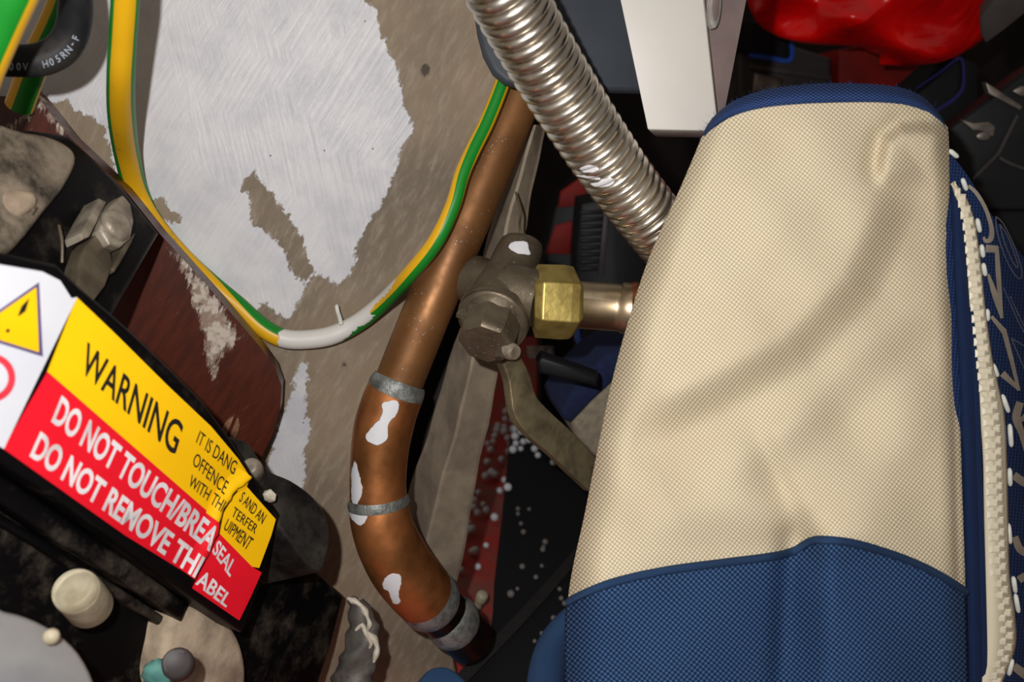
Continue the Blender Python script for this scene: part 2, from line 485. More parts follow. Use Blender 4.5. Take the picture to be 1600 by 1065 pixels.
M_STEELD = simple('dull_steel', (150, 142, 132), (100, 94, 90), 0.45, 0.8, scale=60)

# ------------------------------------------------------------------ the setting
a_ = math.radians(10)
WALL = Plane(CAM + Vector((-math.sin(a_), math.cos(a_), 0)) * 0.53, Vector((math.sin(a_), -math.cos(a_), 0)))
FLOORP = Plane(Vector((0, 0, 0)), Vector((0, 0, 1)))

PAINT_MAIN = [(-200, -200), (545, -200), (562, -20), (588, 20), (600, 60), (616, 100), (628, 150), (646, 202), (627, 230), (620, 265),
              (600, 312), (576, 342), (562, 380), (548, 428), (517, 446), (505, 428), (484, 434), (470, 470), (452, 500), (436, 492), (412, 468), (380, 500), (345, 478),
              (300, 425), (262, 380), (230, 340), (190, 275), (176, 268), (168, 222), (160, 188), (130, 178), (108, 160), (60, 160), (20, 150), (-200, 150)]
PAINT_LOW = [(480, 566), (470, 570), (457, 600), (440, 645), (420, 720), (410, 770), (440, 800), (470, 770), (476, 740), (478, 690), (481, 620)]
HOLES = [[(374, 286), (400, 268), (426, 300), (456, 345), (478, 388), (494, 428), (470, 440), (455, 424), (450, 392), (425, 372), (388, 346), (388, 310)],
         [(238, 316), (258, 304), (266, 326), (286, 336), (280, 351), (256, 346), (246, 352)]]
def build_wall():
    xs = np.arange(-420, 872, 5.0); ys = np.arange(-420, 1300, 5.0)
    nx, ny = len(xs), len(ys)
    verts = []; PX = []; PY = []
    for j, y in enumerate(ys):
        xr = interp([(-420, 950), (100, 822), (300, 752), (500, 672), (640, 618), (760, 604), (850, 632), (950, 690), (1300, 760)], y)
        for x in xs:
            x = -420 + (x + 420) / (868 + 420.0) * (xr + 420)
            v = WALL.at(x, y)
            if v.z < 0: v.z = 0.0
            verts.append(v); PX.append(x); PY.append(y)
    faces = [(j * nx + i, (j + 1) * nx + i, (j + 1) * nx + i + 1, j * nx + i + 1) for j in range(ny - 1) for i in range(nx - 1)]
    s = sd_polys(PX, PY, [PAINT_MAIN, PAINT_LOW], HOLES)
    faces = [f for f in faces if max(verts[k].z for k in f) > 1e-6]
    o = add('wall_left', verts, faces, M_WALL, None, True, attr={'paint': s, 'stain': sd_polys(PX, PY, [[(660, 98), (672, 102), (670, 115), (664, 124), (656, 112)], [(535, 566), (541, 568), (540, 576), (534, 574)]])})
    m = o.modifiers.new('thickness', 'SOLIDIFY'); m.thickness = 0.012; m.offset = -1
    struct(o)
build_wall()

# floor, far wall and right-hand wall of the cupboard
def boxmesh(name, lo_, hi_, mat, parent=None, bevel=0.0):
    bm = bmesh.new()
    bmesh.ops.create_cube(bm, size=1.0)
    for v in bm.verts:
        v.co = Vector([(lo_[i] + hi_[i]) / 2 + v.co[i] * (hi_[i] - lo_[i]) for i in range(3)])
    if bevel: bmesh.ops.bevel(bm, geom=bm.edges[:], offset=bevel, segments=2, affect='EDGES', profile=0.5)
    o = from_bm(name, bm, mat, parent); 
    if bevel: auto(o)
    return o
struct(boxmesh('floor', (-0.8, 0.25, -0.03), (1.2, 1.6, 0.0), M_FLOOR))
struct(boxmesh('wall_far', (-0.8, 1.6, -0.03), (1.2, 1.62, 1.1), M_DARKWALL_GAPSHADE))
struct(boxmesh('wall_right', (1.2, 0.25, -0.03), (1.22, 1.62, 1.1), M_DARKWALL_GAPSHADE))

# grey batten running down the corner
def build_batten():
    rows = []
    for t in np.linspace(0, 1, 30):
        wob = lambda k: 1.5 * math.sin(t * 21 + k) + 0.9 * math.sin(t * 47 + 2 * k)
        L = (818 + (598 - 818) * t, 195 + 705 * t, 0.535 + 0.075 * t)
        B = (831 + (641 - 831) * t, 195 + 745 * t, 0.508 + 0.070 * t)
        Rr = (853 + (706 - 853) * t, 195 + 755 * t, 0.524 + 0.070 * t)
        y2 = 862 - 853
        D = (851 + (704 - 851) * t, 195 + 755 * t, 0.566 + 0.070 * t)
        rows.append([P(L[0] + wob(0), L[1], L[2]), P(B[0] + wob(1), B[1], B[2]), P(B[0] + 5 + wob(1), B[1], B[2]), P(Rr[0] - 4 + wob(2), Rr[1], Rr[2] - 0.002), P(Rr[0] + wob(2), Rr[1], Rr[2]), P(*D)])
    n = 6; verts = [v for r in rows for v in r]; faces = []
    for i in range(29):
        for k in range(n - 1):
            faces.append((i * n + k, i * n + k + 1, (i + 1) * n + k + 1, (i + 1) * n + k))
        faces.append((i * n + 5, i * n, (i + 1) * n, (i + 1) * n + 5))
    faces.append(tuple(range(n))); faces.append(tuple(29 * n + k for k in range(n - 1, -1, -1)))
    o = add('trim_1', verts, faces, M_BATTEN, None, False)
    struct(o)
build_batten()

o = slab('gap_shade_strip', [(790, 150), (848, 150), (836, 210), (760, 575), (686, 940), (600, 940), (585, 760), (640, 560)], WALL.shifted(-0.05), 0.01, M_DARKWALL_GAPSHADE)  # added dark strip standing in for the shade between pipe and batten
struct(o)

# ------------------------------------------------------------------ cream and navy cool bag
BL = smoothtab([(100, 1150), (150, 1128), (172, 1110), (210, 1098), (300, 1060), (400, 1015), (500, 982), (600, 955), (700, 934), (800, 914), (930, 888), (1065, 885), (1300, 888), (1530, 892)])
BR = smoothtab([(100, 1440), (160, 1464), (200, 1481), (300, 1484), (450, 1490), (600, 1498), (750, 1503), (900, 1508), (1065, 1512), (1300, 1516), (1530, 1520)])
TOPC = smoothtab([(0, 214), (0.04, 198), (0.1, 182), (0.2, 170), (0.35, 163), (0.55, 160), (0.75, 160), (0.88, 165), (0.95, 176), (1.0, 198)])
def ridge(x, y, p, q, wid, amp, asym=0.0):
    dx, dy = q[0] - p[0], q[1] - p[1]; L = math.hypot(dx, dy)
    t = ((x - p[0]) * dx + (y - p[1]) * dy) / (L * L)
    n = ((x - p[0]) * dy - (y - p[1]) * dx) / L
    if t < 0: fall = math.exp(-(t * L / (wid * 1.5)) ** 2)
    elif t > 1: fall = math.exp(-((t - 1) * L / (wid * 1.5)) ** 2)
    else: fall = 1.0
    w2 = wid * (1 + asym if n > 0 else 1 - asym)
    return amp * fall * math.exp(-(n / w2) ** 2)
def sstep(a, b, x):
    t = min(max((x - a) / (b - a), 0), 1); return t * t * (3 - 2 * t)
def polyn(x, y, pts):
    """signed distance to a polyline (+ on its right-hand/lower side) and the parameter along it"""
    best = None; L = 0
    for p, q in zip(pts, pts[1:]):
        dx, dy = q[0] - p[0], q[1] - p[1]; l = math.hypot(dx, dy)
        t = min(max(((x - p[0]) * dx + (y - p[1]) * dy) / (l * l), 0), 1)
        ex, ey = x - p[0] - t * dx, y - p[1] - t * dy
        dd = math.hypot(ex, ey); sg = (ex * dy - ey * dx)
        if best is None or dd < best[0]: best = (dd, sg, L + t * l)
        L += l
    return math.copysign(best[0], best[1]), best[2] / L
def stepfold(x, y, pts, wid, amp, back):
    n, u = polyn(x, y, pts)
    f = sstep(0, 0.22, u) * (1 - sstep(0.78, 1, u)) if True else 1
    return amp * f * sstep(-wid, wid, n) * (1 - sstep(wid * 1.2, back, n)) - amp * f * 0.35 * math.exp(-((n + wid) / (wid * 1.2)) ** 2)
def bag_depth(x, y, s):
    d = 0.408
    d -= 0.014 * math.sin(math.pi * min(max(s, 0), 1)) ** 0.7
    d += 0.007 * max(0, (420 - y) / 300.0) ** 2
    if s < 0.10: d += (0.009 + 0.011 * sstep(230, 420, y)) * ((0.10 - s) / 0.10) ** 2.2
    if s > 0.94: d += 0.008 * ((s - 0.94) / 0.06) ** 2
    # long slack folds falling across the gusset
    d += stepfold(x, y, [(1420, 230), (1395, 330), (1345, 450), (1245, 552), (1110, 622), (1000, 668), (930, 700)], 38, 0.0135, 230)
    d += stepfold(x, y, [(1500, 470), (1400, 545), (1300, 640), (1215, 715), (1120, 800)], 42, 0.0085, 200)
    d += stepfold(x, y, [(1372, 300), (1377, 250), (1384, 219), (1408, 201), (1440, 199), (1500, 206)][::-1], 13, -0.009, 90)
    d -= stepfold(x, y, [(1180, 640), (1206, 690), (1240, 770), (1268, 838), (1290, 900)], 20, 0.0055, 130)
    d -= ridge(x, y, (1430, 600), (1360, 800), 60, 0.006)
    d -= ridge(x, y, (1130, 720), (1010, 860), 70, 0.006)
    d += ridge(x, y, (1000, 640), (960, 860), 40, 0.003)
    # step fold running down through the navy base
    if y > 780:
        k = sstep(780, 860, y)
        xs_ = 1246 - (y - 850) * 0.03
        d += k * 0.012 * min(max((x - 940) / (xs_ - 940), 0), 1) * (1 - sstep(xs_ - 6, xs_ + 62, x))
        d -= k * 0.006 * sstep(xs_ - 8, xs_ + 66, x) * (1 - 0.9 * sstep(xs_ + 60, xs_ + 250, x))
        d += k * ridge(x, y, (xs_ - 14, 840), (xs_ - 22, 1100), 18, 0.005)
    d += ridge(x, y, (1486, 430), (1497, 900), 7, 0.0025)
    d += 0.0014 * math.sin(x * 0.021 + y * 0.013) + 0.001 * math.sin(x * 0.037 - y * 0.027 + 1)
    return d
bag = thing('cool_bag', P(1200, 1520, 0.47), 'large cream canvas cool bag with navy base and white zip', 'bag')
YB = 1528
def bag_pt(s, t, off=0.0, y0=None):
    yt = interp(TOPC, s) if y0 is None else y0
    y = yt + (YB - yt) * t
    x = interp(BL, y) + (interp(BR, y) - interp(BL, y)) * s
    return x, y
def build_bag():
    nu, nv = 150, 230
    rows = []; uvs = []
    sarr = [0.5 - 0.5 * math.cos(math.pi * i / (nu - 1)) * (0.75 + 0.25 * abs(math.cos(math.pi * i / (nu - 1)))) for i in range(nu)]
    nb = 24
    for j in range(nv):
        t = (j / (nv - 1)) ** 1.25
        row = []; uvr = []
        for s in sarr:
            x, y = bag_pt(s, t)
            d = bag_depth(x, y, s)
            row.append(P(x, y, d)); uvr.append(((x - 1200) * 0.42 / F_PX, (y - 600) * 0.42 / F_PX))
        A, B = row[-1], row[0]
        bk = 0.05 + 0.06 * sstep(0.30, 0.55, t)
        for k in range(1, nb):
            q = k / nb
            v = A.lerp(B, q)
            v = v + FW * (bk * math.sin(math.pi * q ** 0.62) ** 0.8) + RT * 0.045 * math.sin(math.pi * q) ** 0.5
            if v.z < 0.0: v.z = 0.0
            row.append(v); uvr.append((uvr[-1][0] + 0.01, uvr[0][1]))
        for v in row:
            if v.z < 0.0: v.z = 0.0
        rows.append(row); uvs.append(uvr)
    n = nu + nb - 1
    verts = [v for r in rows for v in r]; uv = [u for r in uvs for u in r]
    faces = []
    for j in range(nv - 1):
        for k in range(n):
            k2 = (k + 1) % n
            faces.append((j * n + k, (j + 1) * n + k, (j + 1) * n + k2, j * n + k2))
    # lid: fan
    c = sum(rows[0], Vector((0, 0, 0))) / n; verts.append(c); uv.append((0, 0)); ci = len(verts) - 1
    for k in range(n): faces.append((k, (k + 1) % n, ci))
    c = sum(rows[-1], Vector((0, 0, 0))) / n; verts.append(c); uv.append((0, 0)); ci = len(verts) - 1
    for k in range(n): faces.append(((nv - 1) * n + (k + 1) % n, (nv - 1) * n + k, ci))
    add('bag_body', verts, faces, M_CREAMF, bag, True, uv=uv)
build_bag()
# navy base panel sewn over the canvas
BASEC = smoothtab([(880, 940), (905, 925), (960, 903), (1040, 885), (1130, 873), (1200, 864), (1240, 855), (1262, 842), (1280, 837), (1330, 842), (1400, 862), (1460, 888), (1515, 922)])
def base_fn(off):
    def f(s, t):
        s2 = -0.004 + 1.006 * s
        x0 = 888 + (1509 - 888) * s2
        yt = interp(BASEC, x0)
        y = yt + (YB - yt) * (t ** 1.3)
        x = interp(BL, y) + (interp(BR, y) - interp(BL, y)) * s2
        v = P(x, y, bag_depth(x, y, max(s2, 0)) - off)
        if v.z < 0.0005: v.z = 0.0005
        return v
    return f
def base_uv(s, t):
    x0 = 888 + (1509 - 888) * s
    yt = interp(BASEC, x0); y = yt + (YB - yt) * (t ** 1.3)
    return ((x0 - 1200) * 0.42 / F_PX, (y - 600) * 0.42 / F_PX)
grid('base_panel', base_fn(0.0012), 140, 110, M_NAVYF, bag, base_uv, thick=0.0008)
# hem roll at the upper edge of the base
hem = []
for x in np.linspace(889, 1508, 60):
    y = interp(BASEC, x) + 6
    s = (x - interp(BL, y)) / (interp(BR, y) - interp(BL, y))
    hem.append((x, y, bag_depth(x, y, max(s, 0)) - 0.0008, 6.5))
tube('base_hem', hem, M_NAVYF, bag, n=2, seg=12)
# binding round the lid edge
bind_top = [(1097, 222), (1101, 203), (1117, 180), (1146, 158), (1185, 143), (1235, 134), (1300, 130), (1360, 131), (1412, 138), (1446, 155), (1470, 181), (1479, 200)]
bt = catmull(bind_top, 6)
def build_binding():
    n = len(bt); verts, faces, uv = [], [], []
    m = 12; ln = 0
    low = catmull([(1098, 226), (1106, 208), (1124, 192), (1150, 180), (1190, 171), (1240, 165), (1300, 162), (1360, 162), (1410, 164), (1443, 173), (1468, 188), (1480, 206)], 6)
    for i in range(n):
        a, b = bt[i], low[i]
        if i: ln += math.hypot(*(a - bt[i - 1])) * 0.43 / F_PX
        for k in range(m + 6):
            if k < m:
                q = k / (m - 1)
                x, y = a * (1 - q) + b * q
                s = (x - 1098) / 382.0
                d = bag_depth(b[0], b[1], s) + 0.001 - 0.0045 * math.sin(math.pi * min(1, 0.1 + q * 0.95)) + 0.012 * (1 - q) ** 2
            else:
                q = (k - m + 1) / 6
                x, y = b * (1 - q) + a * q
                s = (b[0] - 1098) / 382.0
                d = bag_depth(b[0], b[1], s) + 0.006 + 0.012 * q
            verts.append(P(x, y, d)); uv.append((ln, k * 0.0016))
    mm = m + 6
    for i in range(n - 1):
        for k in range(mm):
            k2 = (k + 1) % mm
            faces.append((i * mm + k, i * mm + k2, (i + 1) * mm + k2, (i + 1) * mm + k))
    faces.append(tuple(range(mm))); faces.append(tuple((n - 1) * mm + k for k in range(mm - 1, -1, -1)))
    add('lid_binding', verts, faces, M_NAVYR, bag, True, uv=uv)
build_binding()
# stray fibres on the binding
def build_fuzz():
    verts, faces = [], []
    for _ in range(220):
        i = random.randrange(4, len(bt) - 8); a = bt[i]
        x, y = a[0] + random.uniform(-6, 6), a[1] + random.uniform(2, 10)
        d = bag_depth(a[0], a[1] + 30, (a[0] - 1098) / 382.0) + 0.008
        hx, hy = random.gauss(0, 5), -random.uniform(2, 9)
        pts = [P(x, y, d), P(x + hx * .5 + random.gauss(0, 2), y + hy * .6, d), P(x + hx, y + hy, d)]
        for k in range(2):
            p, q = pts[k], pts[k + 1]; b = len(verts); r = 0.00006
            for c in (p, q):
                verts += [c + RT * r, c - RT * r * .5 + FW * r, c - RT * r * .5 - FW * r]
            for e in range(3): faces.append((b + e, b + (e + 1) % 3, b + 3 + (e + 1) % 3, b + 3 + e))
    o = add('loose_fibres', verts, faces, M_NAVYR, bag, False); o['kind'] = 'stuff'
build_fuzz()
# front pocket face (seen edge on, to the side of the gusset)
OUT = smoothtab([(225, 1481), (240, 1487), (280, 1516), (330, 1546), (390, 1592), (440, 1630), (520, 1680), (700, 1730), (1000, 1740), (1530, 1740)])
def side_depth(x, y):
    r = interp(BR, y)
    q = (x - r)
    return 0.4185 + 0.00008 * max(q - 0, 0) + 0.0000045 * max(q - 40, 0) ** 2
def side_pt(x, y, off=0.0):
    return P(x, y, side_depth(x, y) - off)
def side_fn(s, t):
    y = 226 + (YB - 226) * t
    x0 = interp(BR, y) - 12; x1 = max(interp(OUT, y), x0 + 2)
    v = side_pt(x0 + (x1 - x0) * s, y)
    if v.z < 0.0005: v.z = 0.0005
    return v
def side_uv(s, t):
    y = 226 + (YB - 226) * t
    x0 = interp(BR, y) - 12; x1 = max(interp(OUT, y), x0 + 2)
    return ((x0 + (x1 - x0) * s) * 0.43 / F_PX, y * 0.43 / F_PX)
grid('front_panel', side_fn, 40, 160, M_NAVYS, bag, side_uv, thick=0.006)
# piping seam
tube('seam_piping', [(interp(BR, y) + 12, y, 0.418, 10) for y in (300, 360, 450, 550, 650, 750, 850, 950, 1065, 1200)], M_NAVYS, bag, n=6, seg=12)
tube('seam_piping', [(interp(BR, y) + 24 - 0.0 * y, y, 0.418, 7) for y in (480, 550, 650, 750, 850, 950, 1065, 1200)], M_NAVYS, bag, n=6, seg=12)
ZL = smoothtab([(285, 1486), (350, 1500), (480, 1514), (600, 1526), (700, 1535), (780, 1537), (900, 1539), (980, 1539), (1030, 1533), (1065, 1527), (1200, 1505)])
ZR = smoothtab([(285, 1492), (310, 1511), (350, 1524), (420, 1534), (480, 1540), (560, 1551), (600, 1560), (660, 1571), (780, 1575), (900, 1578), (960, 1586), (1010, 1587), (1065, 1567), (1200, 1525)])
zipper = grid('zip_tape', lambda s, t: side_pt(interp(ZL, 285 + 850 * t) * (1 - s) + interp(ZR, 285 + 850 * t) * s, 285 + 850 * t, 0.0025 + 0.0035 * math.sin(math.pi * s)),
     14, 160, M_ZIPT, bag, lambda s, t: (s * 0.012, t * 0.28), thick=0.0015)
def build_teeth():
    verts, faces = [], []
    y = 300.0; i = 0
    while y < 1120:
        f = interp([(300, 0.55), (480, 0.5), (620, 0.45), (780, 0.45), (1000, 0.62), (1120, 0.6)], y) + (0.10 if i % 2 else -0.10)
        x = interp(ZL, y) * (1 - f) + interp(ZR, y) * f
        c = side_pt(x, y, 0.0056)
        hw, hh = min(0.0030, 0.30 * (interp(ZR, y) - interp(ZL, y)) * 0.418 / F_PX), 0.0018
        b = len(verts)
        for dx, dy, dz in ((-1, -1, 0), (1, -1, 0), (1, 1, 0), (-1, 1, 0), (-.6, -.5, 1), (.6, -.5, 1), (.6, .5, 1), (-.6, .5, 1)):
            verts.append(c + RT * hw * dx + UP * hh * dy * 1.1 - FW * dz * 0.0007)
        for f_ in ((0, 1, 5, 4), (1, 2, 6, 5), (2, 3, 7, 6), (3, 0, 4, 7), (4, 5, 6, 7), (3, 2, 1, 0)): faces.append(tuple(b + q for q in f_))
        y += 9.0; i += 1
    add('zip_teeth', verts, faces, M_TEETH, zipper, False)
build_teeth()
for k, (x, y, ang, L) in enumerate([(1490, 240, 50, 16), (1507, 288, 20, 18), (1529, 352, 12, 20), (1535, 392, 8, 18), (1538, 421, 10, 18), (1543, 492, 3, 16), (1555, 578, 22, 20), (1571, 630, 20, 28), (1579, 680, 4, 34), (1578, 745, 2, 26), (1577, 833, 6, 30), (1585, 913, 8, 24), (1589, 942, 10, 28), (1579, 1042, -14, 24)]):
    dx, dy = math.sin(math.radians(ang)) * L / 2, math.cos(math.radians(ang)) * L / 2
    tube('stitch', [(x - dx, y - dy, side_depth(x, y) - 0.0012, 2.0), (x - dx * .7, y - dy * .7, side_depth(x, y) - 0.002, 3.6), (x + dx * .7, y + dy * .7, side_depth(x, y) - 0.002, 3.6), (x + dx, y + dy, side_depth(x, y) - 0.0012, 2.0)], M_STITCH, bag, n=3, seg=8)

def stroke(name, pts, wid, surf, mat, parent, curve=6, th=0.0004):
    """a flat printed stroke laid on a surface; surf(x,y,off)->point"""
    pts = [(p[0], p[1], (p[2] if len(p) > 2 else wid)) for p in pts]
    c = catmull(pts, curve) if curve > 1 else [np.array(p) for p in pts]
    verts, faces = [], []
    for i, p in enumerate(c):
        t = c[min(i + 1, len(c) - 1)][:2] - c[max(i - 1, 0)][:2]; t = t / (np.hypot(*t) + 1e-9)
        nrm = np.array((-t[1], t[0])) * p[2] / 2
        a, b = p[:2] + nrm, p[:2] - nrm
        verts += [surf(a[0], a[1], th), surf(b[0], b[1], th), surf(b[0], b[1], -0.0004), surf(a[0], a[1], -0.0004)]
    for i in range(len(c) - 1):
        for k in range(4):
            k2 = (k + 1) % 4
            faces.append((i * 4 + k, i * 4 + k2, (i + 1) * 4 + k2, (i + 1) * 4 + k))
    faces.append((0, 1, 2, 3)); q = (len(c) - 1) * 4; faces.append((q + 3, q + 2, q + 1, q))
    return add(name, verts, faces, mat, parent, False)
for pts in ([(1513, 290, 5), (1526, 302, 6), (1540, 326, 6), (1549, 355, 7), (1548, 373, 8), (1540, 376, 6), (1537, 370, 4)],
            [(1540, 388, 12), (1557, 389, 11)], [(1557, 384, 6), (1560, 430, 8), (1565, 497, 5)], [(1565, 497, 3), (1555, 462, 9), (1544, 428, 4)],
            [(1549, 494, 5), (1569, 518, 9)], [(1568, 514, 8), (1580, 560, 7), (1592, 610, 5)], [(1592, 608, 5), (1566, 583, 11)],
            [(1594, 628, 12), (1588, 652, 13), (1596, 676, 10), (1604, 706, 7)], [(1588, 662, 6), (1602, 650, 8), (1616, 634, 8)],
            [(1584, 742, 12), (1598, 752, 13), (1615, 760, 12)],
            [(1586, 838, 10), (1594, 858, 12), (1612, 866, 12)], [(1592, 906, 12), (1602, 900, 12), (1620, 898, 12)],
            [(1584, 1040, 12), (1600, 1052, 14), (1618, 1064, 14)]):
    stroke('printed_letter', pts, 6, side_pt, M_LETTER, bag)
for pts in ([(1556, 338), (1568, 350), (1585, 385), (1596, 420), (1595, 435), (1585, 428), (1570, 400), (1558, 362), (1556, 338)],
            [(1562, 350), (1574, 368), (1588, 405), (1590, 418), (1582, 408), (1570, 380), (1562, 350)]):
    stroke('printed_outline_letter', pts, 1.8, side_pt, M_LETTERO, bag)
for pts in ([(1620, 449), (1568, 450), (1590, 500), (1606, 530)], [(1620, 462), (1578, 463), (1598, 505), (1610, 528)], [(1580, 528), (1600, 575), (1612, 600)], [(1580, 528), (1600, 540), (1616, 548)]):
    stroke('printed_outline_letter', pts, 1.8, side_pt, M_LETTERO, bag, curve=1)
# navy carrying strap hanging at the near side of the base
tube('carry_strap', [(905, 955, 0.47, 18), (880, 985, 0.475, 24), (862, 1020, 0.48, 28), (852, 1070, 0.48, 30), (850, 1140, 0.48, 30)], M_NAVYF, bag, n=6, seg=14)

# ------------------------------------------------------------------ copper gas pipe with elbows
pipe = thing('copper_pipe', P(690, 1000, 0.55), 'copper pipe with two soldered elbows running down the painted wall', 'pipe')
tube('pipe_run', [(838, 70, 0.498, 35), (815, 140, 0.498, 36), (755, 282, 0.497, 37), (700, 410, 0.495, 38), (660, 505, 0.495, 38), (622, 600, 0.497, 38), (612, 625, 0.498, 38)], M_COPPER, pipe, n=16, seg=48, paint=[[(0, 0), (1, 0), (1, 1)]])
tube('elbow', [(618, 612, 0.497, 45), (608, 637, 0.498, 45.5), (600, 665, 0.499, 46), (594, 700, 0.500, 45), (591, 740, 0.501, 44), (591, 770, 0.502, 44), (592, 792, 0.503, 44)], M_COPPERF, pipe, n=18, seg=96,
     paint=[[(598, 628), (622, 628), (620, 648), (608, 660), (605, 685), (590, 695), (575, 690), (572, 678), (588, 660), (598, 645)], [(553, 720), (560, 735), (566, 770), (556, 790), (549, 780), (549, 740)]])
tube('elbow', [(591, 782, 0.5035, 46), (596, 815, 0.504, 47.5), (608, 850, 0.507, 49), (627, 885, 0.513, 50), (650, 915, 0.521, 49), (668, 934, 0.528, 47)], M_COPPERF, pipe, n=18, seg=96,
     paint=[[(604, 899), (624, 897), (628, 912), (622, 925), (626, 940), (615, 942), (607, 925), (598, 915)], [(545, 796), (573, 800), (570, 815), (562, 820), (550, 812)]])
tube('pipe_tail', [(655, 920, 0.524, 40), (690, 955, 0.538, 39), (722, 987, 0.55, 38), (738, 1003, 0.556, 37)], M_DARKPIPE, pipe, n=8, seg=40)
ball('green_corrosion', P(742, 1006, 0.548), 0.0075, simple('dark_verdigris', (40, 96, 84), (24, 52, 48), 0.8, scale=90, bump=0.5), pipe, 3, (1, 1, 1.2), 0.14)
def solder(p0, p1, r, w=1.0):
    tube('solder_ring', [(p0[0], p0[1], p0[2], r - 2), (p0[0] * .7 + p1[0] * .3, p0[1] * .7 + p1[1] * .3, p0[2], r + 1.5), (p0[0] * .3 + p1[0] * .7, p0[1] * .3 + p1[1] * .7, p1[2], r + 1.5), (p1[0], p1[1], p1[2], r - 2)], M_SOLDER, pipe, n=4, seg=48)
solder((625, 594, 0.497), (613, 624, 0.498), 43)
solder((591, 776, 0.5035), (593, 795, 0.504), 46.5)
solder((666, 932, 0.528), (676, 942, 0.532), 47)
solder((704, 968, 0.543), (711, 975, 0.546), 41)

# ------------------------------------------------------------------ corrugated stainless hose
HOSE_LEAD = (P(560, -420, 0.282) - P(748, -85, 0.346)).length
def hose_prof(t):
    # rings sit closer together where the hose is compressed near its foot
    u = max(t - HOSE_LEAD, 0.0)
    q = (t / 0.0068 + 0.5 * (1 / 0.0052 - 1 / 0.0068) * u * u / 0.25) % 1.0
    c = abs(2 * q - 1)            # 0 mid ridge, 1 groove
    return 1.0 - 0.125 * c ** 2.4 - 0.035 * c ** 10
HP = [(560, -420, 0.282, 66), (650, -260, 0.31, 65), (712, -150, 0.333, 64), (748, -85, 0.346, 63), (776, -35, 0.356, 62), (832, 66, 0.381, 59), (890, 162, 0.405, 56.5), (966, 276, 0.432, 53), (1040, 370, 0.456, 50), (1072, 408, 0.465, 49)]
hose = tube('corrugated_hose', HP, M_HOSE, None, n=30, seg=72, prof=(1250, hose_prof),
     paint=[[(906, 262), (920, 258), (934, 261), (930, 268), (916, 270), (908, 267)], [(902, 273), (934, 277), (933, 281), (905, 277)], [(922, 287), (935, 285), (940, 280), (958, 278), (960, 284), (950, 291), (932, 292)]])
tag(hose, 'shiny corrugated stainless steel hose sloping down behind the cream bag', 'hose')

# ------------------------------------------------------------------ gas valve
valve = thing('gas_valve', P(790, 560, 0.46), 'dull bronze gas valve with brass hex nut and lever beside the copper pipe', 'valve')
NOP = [[(0, 0), (1, 0), (1, 1)]]
tube('valve_body', [(817, 378, 0.488, 30), (815, 385, 0.487, 34), (808, 402, 0.484, 37), (800, 424, 0.480, 40), (790, 450, 0.474, 46), (780, 474, 0.468, 50), (774, 490, 0.464, 52)], M_BRONZE, valve, n=8, seg=40,
     paint=[[(800, 378), (822, 377), (826, 388), (828, 397), (812, 396), (795, 388)]])
tube('inlet_boss', [(797, 459, 0.478, 44), (764, 447, 0.485, 41), (740, 438, 0.491, 40)], M_BRONZE, valve, n=6, seg=32, paint=NOP)
tube('outlet_boss', [(790, 452, 0.470, 44), (818, 460, 0.466, 44), (842, 466, 0.464, 46)], M_BRONZE, valve, n=6, seg=32, paint=NOP)
tube('flange', [(776, 484, 0.4655, 52), (775, 487, 0.465, 57), (771, 498, 0.461, 58), (769, 502, 0.459, 56), (768, 504, 0.458, 48)], M_BRONZE, valve, n=5, seg=40, paint=NOP)
tube('bottom_cap', [(770, 500, 0.459, 46), (764, 518, 0.454, 46), (759, 532, 0.449, 45), (757, 538, 0.447, 40)], M_BRONZE, valve, n=4, seg=8, phase=0.35, paint=NOP, smooth=False)
for (x0, y0, x1, y1) in ((716, 490, 742, 500), (722, 484, 732, 512)):
    tube('cap_lug', [(x0, y0, 0.452, 7), (x1, y1, 0.448, 8)], M_BRONZE, valve, n=2, seg=6, paint=NOP, smooth=False)
tube('cap_lug', [(786, 520, 0.452, 7), (780, 560, 0.445, 8)], M_BRONZE, valve, n=2, seg=6, paint=NOP, smooth=False)
tube('pivot_bolt', [(790, 546, 0.450, 14), (800, 549, 0.446, 14), (806, 551, 0.444, 11)], M_SCREW, valve, n=3, seg=20)
nutp = math.pi / 6
nut = tube('hex_nut', [(834, 470, 0.463, 48), (838, 470, 0.463, 58), (880, 472, 0.466, 59), (893, 473, 0.467, 57), (899, 473, 0.4675, 48)], M_BRASS, valve, lin=True, seg=6, phase=nutp, smooth=False)
bv = nut.modifiers.new('bevel', 'BEVEL'); bv.width = 0.0007; bv.segments = 2
outp = tube('outlet_tube', [(892, 475, 0.4675, 41), (900, 475, 0.4674, 41), (904, 476, 0.4672, 37), (960, 480, 0.4655, 37), (968, 481, 0.4652, 36.5), (972, 481, 0.465, 40), (986, 482, 0.4645, 40)], M_STUB, valve, lin=True, seg=48)
tube('copper_washer', [(984, 482, 0.4645, 41), (987, 482, 0.4645, 43), (991, 483, 0.4643, 43), (994, 483, 0.4643, 40)], M_COPRING, valve, lin=True, seg=48)
tube('outlet_bellows', [(994, 483, 0.4643, 36), (998, 483, 0.4642, 40), (1002, 483, 0.4641, 36), (1006, 484, 0.464, 40), (1010, 484, 0.464, 36), (1014, 484, 0.464, 40)], M_STUB, valve, lin=True, seg=48)
